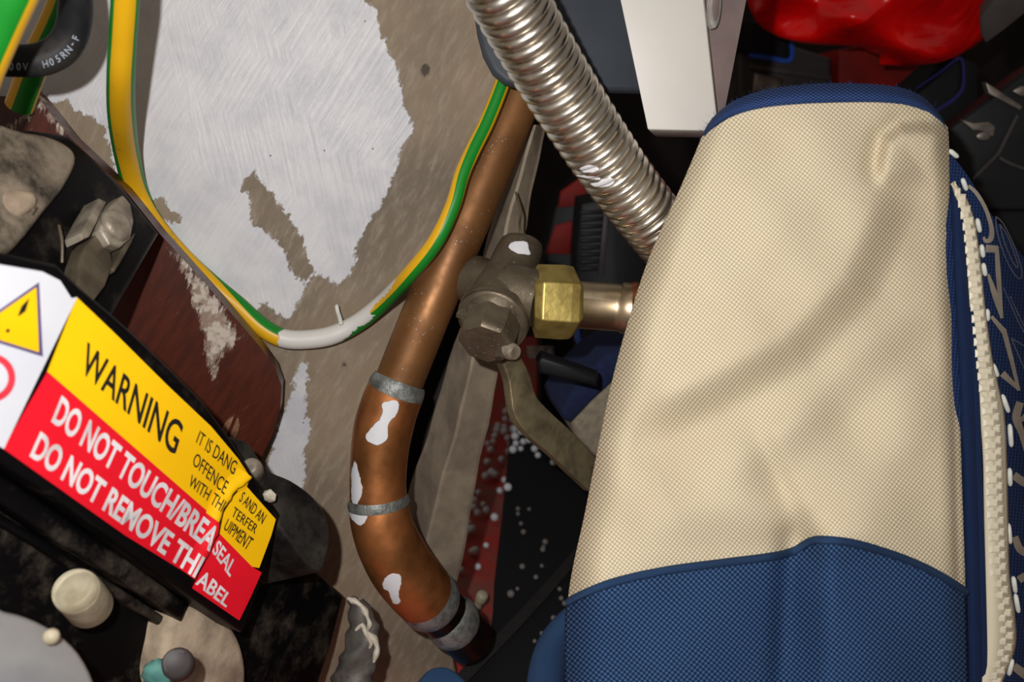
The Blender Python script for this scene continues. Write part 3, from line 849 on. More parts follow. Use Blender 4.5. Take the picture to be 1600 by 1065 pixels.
# lever
lv = [(800, 562, 15), (812, 590, 17), (818, 618, 19), (826, 640, 23), (846, 664, 25), (880, 694, 24), (920, 735, 22), (938, 754, 20)]
LVP = Plane.tri((800, 560, 0.456), (840, 660, 0.468), (940, 740, 0.500))
cl = catmull(lv, 6); ol = []; orr = []
for i, p in enumerate(cl):
    t = cl[min(i + 1, len(cl) - 1)][:2] - cl[max(i - 1, 0)][:2]; t = t / np.hypot(*t)
    ol.append((p[0] - t[1] * p[2], p[1] + t[0] * p[2])); orr.append((p[0] + t[1] * p[2], p[1] - t[0] * p[2]))
slab('lever', ol + orr[::-1], LVP, 0.006, M_LEVER, valve, bevel=0.0022, seg=3)
# thin drip of wire above the cap
tube('wire_tail', [(816, 376, 0.487, 3), (812, 352, 0.49, 2), (814, 330, 0.497, 2), (806, 300, 0.503, 2)], M_LEVER, valve, n=4, seg=8)

# ------------------------------------------------------------------ green and yellow earth cables, black flex
def wd(x, y, off): return WALL.d(x, y, off) if off >= 0 else -off
cp = [(250, -420, 0.16, 20), (222, -240, 0.155, 20.5), (203, -110, 0.145, 21), (196, -50, 0.136, 21), (196, -5, 0.128, 21), (192, 60, 0.115, 20.5), (189, 120, 0.10, 20.5), (190, 180, 0.070, 20.5), (198, 240, 0.030, 19), (213, 298, 0.0085, 17.5), (238, 346, 0.0075, 16), (284, 400, 0.0062, 15), (330, 443, 0.0062, 15), (371, 477, 0.0065, 15), (408, 510, 0.008, 15), (442, 528, 0.009, 15), (480, 530, 0.010, 15), (520, 523, 0.011, 15), (560, 503, 0.013, 14), (600, 470, -0.510, 13), (640, 428, -0.480, 12.5), (680, 378, -0.468, 12.5), (707, 322, -0.466, 12), (722, 272, -0.467, 12), (740, 232, -0.469, 12), (761, 190, -0.471, 12), (782, 138, -0.4715, 12), (795, 100, -0.4715, 12)]
tw = [0, 0, 0, 0, 0, 0, -0.05, -0.05, 0.0, 0.1, 0.4, 0.6, 0.1, -0.5, -0.7, -0.7, -0.7, -0.7, 0.7, 0.75, 0.8, 0.9, 1.1, 1.3, 1.5, 1.57, 1.57, 1.57]
earth = tube('earth_cable', [(x, y, wd(x, y, o), r) for x, y, o, r in cp], M_GY, None, n=10, seg=40, twist=tw,
     paint=[[(434, 540), (443, 514), (500, 508), (545, 492), (575, 470), (600, 440), (612, 434), (619, 438), (600, 462), (578, 486), (585, 496), (560, 512), (538, 530), (500, 552), (440, 552)]])
tag(earth, 'green and yellow earth cable looping across the painted wall with a white paint smear', 'cable')
tube('paint_drip', [(533, 507, wd(533, 507, 0.018), 3.5), (531, 497, wd(531, 497, 0.017), 3.5), (528, 488, wd(528, 488, 0.016), 3.2), (526, 478, wd(526, 478, 0.015), 3), (525, 476, wd(525, 476, 0.015), 1.5)], M_STITCH, earth, n=4, seg=10)
thick = tube('earth_cable', [(230, -420, 0.27, 36), (150, -270, 0.275, 36), (52, -85, 0.285, 36), (20, -15, 0.29, 36), (-4, 37, 0.295, 36), (-32, 100, 0.30, 36), (-68, 190, 0.31, 35), (-150, 280, 0.31, 35), (-330, 430, 0.31, 35)], M_GY, None, n=8, seg=40, twist=[1.57] * 9, paint=NOP)
tag(thick, 'thick bright green and yellow cable nearest the lens above the black flex', 'cable')
thin = tube('earth_cable', [(160, -420, 0.39, 20), (124, -160, 0.395, 20), (104, -30, 0.40, 20), (96, 5, 0.402, 20), (82, 40, 0.405, 20), (62, 82, 0.41, 20), (46, 122, 0.42, 20), (30, 165, 0.43, 20)], M_GY, None, n=8, seg=32, twist=[1.9] * 8, paint=NOP)
tag(thin, 'green and yellow cable passing behind the black rubber flex', 'cable')
FX = [(60, -420, 0.39, 25), (84, -220, 0.382, 25), (104, -100, 0.374, 25), (112, -60, 0.372, 25), (117, -15, 0.37, 25), (118, 20, 0.368, 25), (111, 54, 0.366, 25), (92, 80, 0.364, 25), (62, 93, 0.362, 25), (28, 95, 0.36, 24.5), (-12, 94, 0.36, 24), (-60, 92, 0.36, 24)]
flex = tube('rubber_flex', FX, M_RUBBER, None, n=8, seg=32)
tag(flex, 'black rubber sheathed flex bent into a loop with pale printed lettering', 'cable')

def text_pts(body, bold=0.0, space=1.0):
    cu = bpy.data.curves.new('t', 'FONT'); cu.body = body; cu.offset = bold; cu.space_character = space; cu.resolution_u = 4
    ob = bpy.data.objects.new('t', cu); COL.objects.link(ob)
    dg = bpy.context.evaluated_depsgraph_get(); ev = ob.evaluated_get(dg); me = ev.to_mesh()
    vs = np.array([v.co[:] for v in me.vertices])[:, :2]; fs = [tuple(p.vertices) for p in me.polygons]
    ev.to_mesh_clear(); bpy.data.objects.remove(ob); bpy.data.curves.remove(cu)
    return vs, fs
def text_quad(name, body, quad, surf, mat, parent, bold=0.0, off=0.0005, space=1.0):
    """lettering fitted to a pixel quad (TL,TR,BR,BL) laid on a surface"""
    vs, fs = text_pts(body, bold, space)
    lo_, hi_ = vs.min(0), vs.max(0)
    uvn = (vs - lo_) / (hi_ - lo_)
    TL, TR, BR_, BL_ = [np.array(q, float) for q in quad]
    verts = []
    for u, v in uvn:
        p = (BL_ * (1 - u) + BR_ * u) * (1 - v) + (TL * (1 - u) + TR * u) * v
        verts.append(surf(p[0], p[1], off))
    a, b, c = [verts[i] for i in fs[0][:3]]
    if (b - a).cross(c - a).dot(CAM - a) < 0: fs = [f[::-1] for f in fs]
    o = add(name, verts, fs, mat, parent, False)
    m = o.modifiers.new('thickness', 'SOLIDIFY'); m.thickness = 0.0001; m.offset = -1
    return o
# print on the flex, one strip of letters following the bend
FXC = catmull([(p[0], p[1], p[2], p[3]) for p in FX], 40)
def flex_frame(i):
    i = max(1, min(len(FXC) - 2, i)); c = FXC[i]; t = FXC[i - 1][:2] - FXC[i + 1][:2]; return c, t / np.hypot(*t)
def flex_text(body, i0, step):
    verts_all, faces_all = [], []
    for k, ch in enumerate(body):
        if ch == ' ': continue
        vs, fs = text_pts(ch, 0.01)
        c, t = flex_frame(int(i0 - k * step)); up = np.array((t[1], -t[0]))
        lo_, hi_ = vs.min(0), vs.max(0); sc_ = 11.5 / 0.7
        base = len(verts_all)
        for v in vs:
            q = (v - (lo_ + hi_) / 2) * sc_ * np.array((0.85, 1.0))
            ox = c[:2] + t * q[0] + up * (q[1] - 9)
            lat = (q[1] - 9); r = c[3]
            dep = c[2] - math.sqrt(max(r * r - lat * lat, 1)) * c[2] / F_PX - 0.0001
            verts_all.append(P(ox[0], ox[1], dep))
        faces_all += [tuple(base + j for j in f) for f in fs]
    a, b, c = [verts_all[i] for i in faces_all[0][:3]]
    if (b - a).cross(c - a).dot(CAM - a) < 0: faces_all = [f[::-1] for f in faces_all]
    add('printed_lettering', verts_all, faces_all, M_PRINT, flex, False)
flex_text('500V  H05RN-F', 263 + 120, 11.7)

# ------------------------------------------------------------------ wooden mounting board
def build_board():
    out = [(12, 150), (24, 131), (46, 136), (110, 215), (190, 290), (250, 365), (345, 470), (405, 540), (430, 574), (440, 603), (438, 640), (426, 678), (408, 712), (380, 780), (300, 960), (-220, 960), (-220, 160)]
    # dense grid clipped by snapping: subdivide a filled polygon
    bm = bmesh.new()
    pl = WALL.shifted(0.032)
    vs = [bm.verts.new(pl.at(x, y)) for x, y in out]
    f = bm.faces.new(vs)
    bmesh.ops.triangulate(bm, faces=[f])
    for _ in range(6):
        long_e = [e for e in bm.edges if e.calc_length() > 0.006]
        if not long_e: break
        bmesh.ops.subdivide_edges(bm, edges=long_e, cuts=1)
        bmesh.ops.triangulate(bm, faces=[f for f in bm.faces if len(f.verts) > 3])
    r = bmesh.ops.extrude_face_region(bm, geom=bm.faces[:])
    for g in r['geom']:
        if isinstance(g, bmesh.types.BMVert): g.co -= WALL.n * 0.014
    bmesh.ops.recalc_face_normals(bm, faces=bm.faces[:])
    bm.verts.index_update()
    V = [v.co.copy() for v in bm.verts]; Fc = [[v.index for v in f.verts] for f in bm.faces]; bm.free()
    pr = np.array([proj(v) for v in V])
    s = sd_polys(pr[:, 0], pr[:, 1], [[(16, 150), (24, 126), (60, 138), (84, 172), (60, 176), (40, 168)], [(12, 200), (30, 186), (58, 160), (64, 166), (36, 190), (18, 206)], [(70, 170), (104, 200), (100, 210), (60, 176)], [(262, 385), (285, 398), (330, 448), (362, 500), (372, 530), (345, 560), (334, 590), (322, 560), (318, 520), (306, 500), (298, 455), (280, 425)]])
    s = np.clip(s, -40, 12)
    o = add('mounting_board', V, Fc, M_WOOD, None, False, attr={'paint': s})
    return o
board = build_board()
tag(board, 'dark red-brown varnished wooden board with a rounded scuffed corner on the wall', 'board')
BP = WALL.shifted(0.032)
sb = thing('wood_screw', BP.at(362, 668), 'slotted wood screw sunk in the dark varnished board near its corner', 'screw')
M_RUST = simple('brown_screw', (150, 108, 80), (104, 70, 50), 0.5, 0.5, scale=90, bump=0.3)
SP = Plane(BP.at(362, 668, 0.003), BP.n)
for sgn in (-1, 1):
    half = []
    for k in range(13):
        a = math.pi * k / 12 - math.pi / 2
        ux, uy = math.cos(a), math.sin(a)
        x = ux * 11 * sgn + 2.0 * sgn; y = uy * 22
        c_, s_ = math.cos(0.38), math.sin(0.38)
        half.append((360 + x * c_ - y * s_, 672 + x * s_ + y * c_))
    slab('screw_head', half, SP, 0.0035, M_RUST, sb, bevel=0.001)

# ------------------------------------------------------------------ black service cut-out with warning sticker
LP = Plane.tri((6, 700, 0.295), (120, 465, 0.312), (372, 970, 0.412))
cut = thing('service_fuse_unit', LP.at(200, 900, -0.05), 'old black electrical service unit carrying the warning sticker', 'electrical unit')
slab('front_cover', [(126, 446), (200, 510), (265, 572), (320, 627), (365, 688), (396, 738), (441, 804), (414, 900), (381, 990), (290, 927), (190, 853), (100, 788), (0, 722), (-110, 650), (-110, 392), (0, 394), (92, 414)], LP, 0.030, M_BAKE, cut, bevel=0.003, off=-0.0008, seg=3)
slab('lower_housing', [(372, 745), (440, 800), (500, 893), (541, 930), (520, 1010), (498, 1075), (480, 1180), (-160, 1180), (-160, 690), (0, 690), (250, 820)], LP.shifted(-0.034), 0.042, M_BAKED, cut, bevel=0.005, seg=3)
UPP = Plane.tri((20, 230, 0.36), (245, 372, 0.425), (90, 430, 0.36))
slab('upper_housing', [(-60, 205), (50, 200), (108, 208), (150, 246), (194, 290), (253, 364), (215, 430), (178, 496), (230, 560), (160, 600), (-60, 470)], UPP, 0.05, M_BAKE, cut, bevel=0.004, seg=3)
slab('dusty_cover', [(-40, 202), (40, 204), (96, 218), (122, 246), (104, 290), (72, 330), (40, 372), (8, 400), (-40, 410)], UPP, 0.012, M_BAKEG, cut, bevel=0.005, off=0.006, curve=4, seg=3)
tube('cover_loop', [(-6, 330, 0.345, 24), (20, 320, 0.345, 22), (40, 312, 0.35, 16), (42, 306, 0.352, 8)], M_SAND, cut, n=4, seg=16)
tube('wire_handle', [(54, 322, 0.352, 5), (40, 350, 0.35, 6), (28, 378, 0.35, 6), (26, 402, 0.352, 6), (40, 418, 0.355, 6)], M_LUG, cut, n=6, seg=10)
tube('wire_handle', [(92, 352, 0.362, 2.5), (97, 378, 0.36, 2.5), (97, 410, 0.36, 2.5)], M_LUG, cut, n=4, seg=8)
LUGP = UPP.shifted(0.008)
slab('terminal_lug', [(118, 466), (122, 412), (132, 384), (150, 366), (172, 384), (178, 412), (166, 446), (148, 470), (140, 486), (126, 478)], LUGP, 0.01, M_LUG, cut, bevel=0.0015, seg=2)
slab('terminal_clip', [(156, 309), (168, 315), (141, 370), (130, 374), (126, 364), (140, 336)], LUGP, 0.01, M_SCREW, cut, bevel=0.0012, off=0.003)
slab('terminal_washer', [(194, 304), (206, 318), (211, 345), (206, 372), (190, 386), (172, 382), (158, 358), (164, 332), (180, 314)], LUGP, 0.008, M_SCREW, cut, bevel=0.0018, off=0.004, seg=3)
ball('terminal_screw', LUGP.at(181, 352, 0.004), 0.0078, M_SCREW, cut, 3, (1, 1, 0.6), axis=UPP.n)
slab('terminal_tab', [(214, 362), (206, 380), (188, 412), (180, 424), (176, 418), (188, 392), (200, 372)], LUGP, 0.008, M_LUG, cut, bevel=0.001, off=0.001)
# rounded lobe and side block
LOBP = Plane.tri((370, 700, 0.425), (510, 830, 0.452), (420, 800, 0.428))
slab('cable_entry', [(352, 688), (372, 684), (392, 694), (406, 716), (424, 736), (456, 750), (490, 775), (510, 806), (516, 842), (510, 874), (499, 893), (470, 868), (430, 815), (395, 755)], LOBP, 0.05, M_LOBE, cut, bevel=0.009, curve=3, seg=5)
tube('cover_screw', [(395, 738, 0.430, 17), (393, 732, 0.421, 17), (392, 730, 0.418, 14), (391, 729, 0.417, 8)], M_SCREW, cut, n=3, seg=20)
slab('broken_chip', [(414, 770), (424, 763), (433, 772), (431, 782), (420, 779)], LOBP, 0.006, M_RAW, cut, bevel=0.001, off=0.012)
tube('cover_knob', [(140, 946, 0.356, 34), (131, 935, 0.345, 34.5), (120, 924, 0.335, 34.5), (118, 922, 0.333, 32), (116, 920, 0.332, 25)], M_CREAM, cut, n=4, seg=32)
# dusty ridges along the lower housing
slab('lower_rail', [(-70, 690), (0, 738), (100, 806), (200, 874), (296, 944), (286, 972), (180, 902), (90, 846), (0, 786), (-70, 740)], LP.shifted(-0.016), 0.02, M_BAKED, cut, bevel=0.0025, seg=3)
slab('rail_edge', [(-70, 752), (0, 800), (70, 842), (140, 888), (220, 938), (262, 966), (256, 982), (200, 946), (120, 894), (50, 850), (-70, 778)], LP.shifted(-0.026), 0.01, M_BAKED, cut, bevel=0.002, seg=3)
slab('terminal_disc', [(258, 1010), (268, 972), (300, 950), (335, 958), (368, 985), (385, 1030), (384, 1080), (360, 1120), (280, 1120), (250, 1070)], LP.shifted(-0.020), 0.02, M_SAND, cut, bevel=0.004, curve=4, seg=3)
tube('disc_screw', [(280, 1040, 0.368, 24), (277, 1036, 0.362, 24), (276, 1035, 0.360, 19), (276, 1035, 0.3605, 10)], M_GREYP, cut, n=3, seg=24)
ball('green_corrosion', P(246, 1052, 0.362), 0.0065, M_TEAL, cut, 3, (1, 0.7, 1), 0.12)
slab('earth_plate', [(-60, 940), (10, 946), (60, 962), (108, 992), (140, 1030), (160, 1085), (150, 1160), (-60, 1160)], Plane.tri((0, 950, 0.285), (120, 1010, 0.30), (50, 1080, 0.27)), 0.012, M_ZINC, cut, bevel=0.005, curve=3, seg=4)
ball('rivet', P(80, 994, 0.287), 0.0028, M_CREAM, cut, 2)

# warning sticker
st = thing('warning_sticker', LP.at(200, 800), 'creased white, yellow and red WARNING sticker on the black unit', 'sticker')
lps = lambda x, y, off: LP.at(x, y, off)
slab('pictogram_panel', [(121, 464), (6, 701), (-80, 650), (-80, 405), (0, 413), (66, 424), (94, 438), (112, 466)], LP, 0.0006, M_SWHITE, st, off=0.0006)
ytop = [(121, 465), (180, 521), (262, 602), (330, 666), (372, 716), (391, 745)]
slab('yellow_panel', ytop + [(384, 764), (366, 768), (352, 790), (341, 813), (75, 581)], LP, 0.0006, M_SYEL, st, off=0.0006)
slab('red_panel', [(75, 581), (341, 813), (340, 836), (324, 866), (304, 903), (197, 837), (118, 781), (6, 701)], LP, 0.0006, M_SRED, st, off=0.0006)
FLP = Plane.tri((383, 758, LP.d(383, 758, -0.0002)), (374, 968, LP.d(374, 968, 0.004)), (301, 918, LP.d(301, 918, -0.0004)))
flp = lambda x, y, off: FLP.at(x, y, off)
slab('yellow_flap', [(383, 757), (431, 811), (424, 836), (405, 887), (394, 885), (344, 834), (350, 802), (365, 776)], FLP, 0.0005, M_SYEL, st, off=0.0004)
slab('red_flap', [(344, 834), (394, 885), (409, 894), (392, 932), (374, 969), (301, 919), (320, 880), (336, 846)], FLP, 0.0005, M_SRED, st, off=0.0004)
# raised lip where the sticker overlaps itself
LIP = [(392, 744), (378, 757), (366, 767), (357, 780), (350, 792), (341, 815), (339, 832), (331, 850), (322, 867), (312, 886), (303, 904)]
LIPC = [(-24, 0.0006), (-18, 0.0010), (-12, 0.0017), (-6, 0.0027), (0, 0.0033)]
def lift(x, y):
    n, u = polyn(x, y, LIP)
    return max(0.0, float(np.interp(-abs(n), [a for a, b in LIPC], [b for a, b in LIPC])) - 0.0006 + (0.0004 if abs(n) < 26 else 0))
lps_t = lambda x, y, off: LP.at(x, y, off + lift(x, y))
def lip_strip(name, pts, mat):
    c = catmull(pts, 8); verts, faces = [], []
    cols = LIPC + [(1.8, 0.0031), (2.2, 0.0020), (0, 0.0010), (-8, 0.0003)]
    for i, p in enumerate(c):
        jx = 1.0 * math.sin(i * 0.33) + 0.5 * math.sin(i * 0.9)
        for dx, h in cols:
            verts.append(LP.at(p[0] + (dx + jx * (dx > -10)) * 0.8, p[1] + (dx + jx * (dx > -10)) * 0.6, h + 0.0004))
    n = len(cols)
    for i in range(len(c) - 1):
        for k in range(n - 1):
            faces.append((i * n + k, (i + 1) * n + k, (i + 1) * n + k + 1, i * n + k + 1))
    add(name, verts, faces, mat, st, True)
lip_strip('sticker_crease', LIP[:6], M_SYEL)
lip_strip('sticker_crease', LIP[5:], M_SRED)
for body, q, mt, srf, bold, nm in [
    ('WARNING', [(137, 533), (288, 663), (273, 712), (125, 580)], M_INK, lps_t, 0.012, 'lettering'),
    ('DO NOT TOUCH/BREA', [(97, 617), (346, 829), (327, 862), (80, 659)], M_WINK, lps_t, 0.028, 'lettering'),
    ('DO NOT REMOVE THI', [(64, 673), (321, 871), (304, 903), (46, 713)], M_WINK, lps_t, 0.028, 'lettering'),
    ('IT IS DANG', [(313, 672), (372, 722), (365, 742), (306, 691)], M_INK, lps_t, 0.0, 'lettering'),
    ('OFFENCE', [(307, 706), (358, 753), (350, 773), (300, 725)], M_INK, lps_t, 0.0, 'lettering'),
    ('WITH THI', [(300, 741), (354, 783), (345, 800), (294, 758)], M_INK, lps_t, 0.0, 'lettering'),
    ('S AND AN', [(381, 767), (417, 804), (409, 819), (373, 782)], M_INK, flp, 0.0, 'lettering'),
    ('TERFER', [(367, 791), (404, 821), (398, 834), (361, 805)], M_INK, flp, 0.0, 'lettering'),
    ('UIPMENT', [(357, 810), (397, 842), (386, 860), (349, 826)], M_INK, flp, 0.0, 'lettering'),
    ('SEAL', [(342, 842), (370, 880), (359, 902), (331, 862)], M_WINK, flp, 0.02, 'lettering'),
    ('ABEL', [(317, 888), (364, 932), (353, 949), (305, 912)], M_WINK, flp, 0.02, 'lettering')]:
    text_quad(nm, body, q, srf, mt, st, bold, 0.0009)
tri_o = [(61, 441), (67, 557), (-52, 520)]
slab('triangle_border', tri_o, LP, 0.0002, simple('violet_black_ink', (96, 84, 130), None, 0.5), st, off=0.0009)
slab('triangle_sign', [(57, 449), (61, 550), (-42, 518)], LP, 0.0002, M_SYEL, st, off=0.0011)
slab('exclamation_stroke', [(46, 466), (40, 486), (32, 492), (28, 494), (34, 478)], LP, 0.0002, M_INK, st, off=0.0013)
slab('exclamation_dot', [(16, 515), (13, 520), (9, 518), (12, 513)], LP, 0.0002, M_INK, st, off=0.0013)
ringo = [(-14 + 38 * math.cos(a), 590 + 38 * math.sin(a)) for a in np.linspace(0, 2 * math.pi, 36, False)]
ringi = [(-14 + 27 * math.cos(a), 590 + 27 * math.sin(a)) for a in np.linspace(0, 2 * math.pi, 36, False)]
slab('prohibition_ring', ringo, LP, 0.0002, M_PINK, st, off=0.0009)
slab('ring_centre', ringi, LP, 0.0002, M_SWHITE, st, off=0.0011)

# torn lead sheath at the foot of the unit
lead = thing('lead_sheath', P(545, 1060, 0.50), 'torn grey lead cable sheath with ragged white edge below the black unit', 'cable sheath')
def lead_fn(s, t):
    y = 935 + 190 * t
    a = (s - 0.5) * 2.3
    cx = interp([(930, 556), (975, 568), (1010, 566), (1065, 548), (1130, 530)], y); r = interp([(930, 12), (960, 22), (1000, 30), (1065, 36), (1130, 38)], y)
    j = 2.0 * math.sin(y * 0.21 + s * 3) + 1.0 * math.sin(y * 0.37 + s * 4)
    return P(cx + (r + j) * math.sin(a), y + 2.5 * math.sin(s * 7 + y * .05), 0.505 - 0.014 * math.cos(a) + 0.0008 * math.sin(y * 0.1 + s * 7))
grid('sheath', lead_fn, 30, 50, M_LEAD, lead, thick=0.0015)
tube('torn_edge', [(543, 934, 0.492, 2), (552, 938, 0.491, 5), (562, 944, 0.490, 3), (570, 954, 0.490, 5.5), (575, 966, 0.490, 2.5), (578, 976, 0.490, 4.5), (574, 986, 0.490, 2), (583, 996, 0.491, 6), (589, 1008, 0.492, 3.5), (588, 1020, 0.492, 5), (584, 1034, 0.493, 2)], M_RAW, lead, n=3, seg=7)
tube('torn_edge', [(556, 984, 0.4915, 2), (566, 976, 0.490, 4), (572, 990, 0.4895, 3), (580, 1004, 0.490, 3.5), (577, 1012, 0.491, 1.5)], M_RAW, lead, n=3, seg=7)

# ------------------------------------------------------------------ white box and slate panel above the valve
wb = thing('white_metal_box', P(1045, 205, 0.42), 'white painted metal box hanging down beside the corrugated hose', 'box')
def hexa(name, q, mat, parent, bevel=0.0, seg=3):
    bm = bmesh.new(); vs = [bm.verts.new(P(*p)) for p in q]
    for f in ((0, 1, 2, 3), (7, 6, 5, 4), (0, 4, 5, 1), (1, 5, 6, 2), (2, 6, 7, 3), (3, 7, 4, 0)): bm.faces.new([vs[i] for i in f])
    bmesh.ops.recalc_face_normals(bm, faces=bm.faces[:])
    if bevel: bmesh.ops.bevel(bm, geom=bm.edges[:], offset=bevel, segments=seg, affect='EDGES', profile=0.5)
    o = from_bm(name, bm, mat, parent); auto(o, 30); return o
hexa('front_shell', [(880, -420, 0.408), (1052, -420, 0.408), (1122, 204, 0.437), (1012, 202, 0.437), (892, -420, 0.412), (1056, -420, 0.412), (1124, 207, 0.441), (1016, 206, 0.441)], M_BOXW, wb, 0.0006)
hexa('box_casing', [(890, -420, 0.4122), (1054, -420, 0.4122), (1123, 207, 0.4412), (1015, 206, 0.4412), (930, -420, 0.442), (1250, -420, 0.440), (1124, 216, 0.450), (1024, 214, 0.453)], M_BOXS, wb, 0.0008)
BSP = Plane.tri((1099, 0, 0.4290), (1168, 0, 0.4442), (1123, 190, 0.4400))
el = lambda cx, cy, rx, ry: [(cx + rx * math.cos(a) - 0.06 * ry * math.sin(a), cy + ry * math.sin(a)) for a in np.linspace(0, 2 * math.pi, 28, False)]
slab('bezel_ring', el(1119, 10, 8.5, 34), BSP, 0.003, M_CHROME, wb, bevel=0.0005, off=0.0012)
slab('bezel_centre', el(1119, 8, 5.5, 25), BSP, 0.003, M_BOXS, wb, bevel=0.0003, off=0.0016)
pn = slab('slate_panel', [(716, -420), (730, -150), (741, 0), (748, 50), (757, 84), (772, 112), (790, 127), (812, 133), (900, 138), (1030, 142), (1030, -420)], Plane.tri((760, 0, 0.455), (1000, 0, 0.470), (800, 130, 0.456)), 0.006, M_PANEL, None, bevel=0.003, seg=3)
tag(pn, 'slate grey plastic panel with a rounded corner behind the corrugated hose', 'panel')

# ------------------------------------------------------------------ things on the floor below
BAGZ = 0.055
TOPP = Plane(Vector((0, 0, BAGZ)), Vector((0, 0, 1)))
out = [(802, 664), (850, 668), (930, 690), (925, 780), (908, 850), (888, 940), (884, 1085), (714, 1085), (722, 1062), (764, 992), (772, 900), (784, 800), (792, 720)]
bb = slab('black_cloth_bag', out, TOPP, BAGZ - 0.001, M_BLACKF, None, bevel=0.006, curve=2, seg=3)
tag(bb, 'flat black woven cloth bag lying on the red floor below the lever', 'bag')
def top_at(x, y, off): return TOPP.at(x, y, off)
strap = stroke('webbing_strap', [(930, 828, 16), (895, 873, 16), (850, 925, 17), (790, 990, 18), (735, 1045, 20), (722, 1060, 20)], 16, top_at, M_STRAP, None, th=0.0035)
tag(strap, 'narrow black strap lying diagonally across the black cloth bag', 'strap')
bs = slab('blue_cloth', [(640, 1080), (655, 1055), (672, 1040), (700, 1038), (722, 1052), (738, 1075), (740, 1120), (640, 1120)], Plane(Vector((0, 0, 0.06)), Vector((0, 0, 1))), 0.059, M_NAVYF, None, bevel=0.005, curve=3, seg=3)
tag(bs, 'small piece of blue cloth below the end of the dark pipe', 'cloth')
pegd = FLOORP.d(742, 958)
peg = tube('cream_peg', [(741, 960, pegd - 0.004, 6), (742, 957, pegd - 0.005, 7), (749, 940, pegd - 0.016, 7), (751, 936, pegd - 0.018, 9), (754, 929, pegd - 0.022, 9), (755, 927, pegd - 0.023, 5)], M_CREAM, None, n=3, seg=16)
tag(peg, 'small cream peg standing on the red floor next to the dark pipe end', 'peg')
# beads
zA = [(322, 250), (595, 345), (590, 390), (640, 370), (585, 435), (640, 400), (545, 430), (538, 460), (525, 495), (585, 470), (640, 455), (675, 430), (690, 470), (605, 510), (650, 500), (700, 530), (735, 520), (620, 545), (655, 540), (685, 570), (610, 590), (500, 580), (480, 540), (515, 530), (637, 582), (480, 655), (770, 575), (790, 612), (875, 605), (885, 655), (425, 840), (400, 890), (395, 935), (420, 970), (455, 915), (475, 955), (555, 830), (605, 815), (585, 765), (370, 1030), (740, 480), (770, 490), (710, 450), (568, 640), (505, 720), (470, 745), (525, 735)]
zB = [(300, 268), (320, 300), (290, 322), (306, 290), (258, 440), (265, 505), (392, 378), (435, 240), (350, 490), (318, 408), (338, 408), (555, 190), (570, 265), (583, 310), (685, 385), (694, 362), (577, 488), (677, 480), (647, 540), (552, 597), (518, 632), (768, 600), (776, 648), (793, 675), (736, 750), (677, 828), (640, 865), (103, 930), (612, 190), (555, 215), (682, 400)]
bpx = [(640 + x / 3.944, 560 + y / 3.944) for x, y in zA] + [(640 + x / 3.277, 740 + y / 3.277) for x, y in zB]
proto = None
for (x, y) in bpx:
    insd = sd_polys([x], [y], [out])[0] > 2
    z0 = BAGZ if insd else 0.0
    rpx = random.uniform(4.2, 6.4) * (0.75 if insd and x > 800 and y > 790 else 1.0)
    pl = Plane(Vector((0, 0, z0)), Vector((0, 0, 1)))
    d0 = pl.d(x, y); r = rpx * d0 / F_PX
    c = Plane(Vector((0, 0, z0 + r)), Vector((0, 0, 1))).at(x, y)
    if proto is None:
        bm = bmesh.new(); bmesh.ops.create_icosphere(bm, subdivisions=3, radius=1.0)
        for v in bm.verts: v.co *= 1 + random.uniform(-0.03, 0.03)
        o = from_bm('polystyrene_bead', bm, M_BEAD, None, True); proto = o
    else:
        o = proto.copy(); COL.objects.link(o)
    o.location = c; o.scale = (r, r, r)
    if insd:
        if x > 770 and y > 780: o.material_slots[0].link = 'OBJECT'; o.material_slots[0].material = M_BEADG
        tag(o, 'small white polystyrene bead scattered on the black cloth bag', 'bead', 'beads on the black cloth bag')
    else: tag(o, 'small white polystyrene bead on the red floor beside the grey batten', 'bead', 'beads on the red floor')

# second bag, just its corner shows past the big one
b2 = thing('cool_bag', Vector((0.13, 0.74, 0.0)), 'cream and navy cloth bag mostly hidden behind the large cool bag', 'bag')
B2P = Plane.upright(900, 640, 0.64, 10)
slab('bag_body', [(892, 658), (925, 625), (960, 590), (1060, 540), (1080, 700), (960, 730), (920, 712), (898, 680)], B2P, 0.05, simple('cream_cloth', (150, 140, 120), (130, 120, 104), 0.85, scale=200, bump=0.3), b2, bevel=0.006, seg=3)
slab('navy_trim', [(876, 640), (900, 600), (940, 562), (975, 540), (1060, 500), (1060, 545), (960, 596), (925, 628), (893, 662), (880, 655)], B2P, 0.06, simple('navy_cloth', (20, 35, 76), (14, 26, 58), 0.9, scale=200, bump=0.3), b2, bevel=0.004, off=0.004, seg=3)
slab('bag_side', [(1010, 600), (1080, 600), (1080, 780), (1010, 780)], B2P, 0.03, M_NAVYS, b2, off=-0.03)

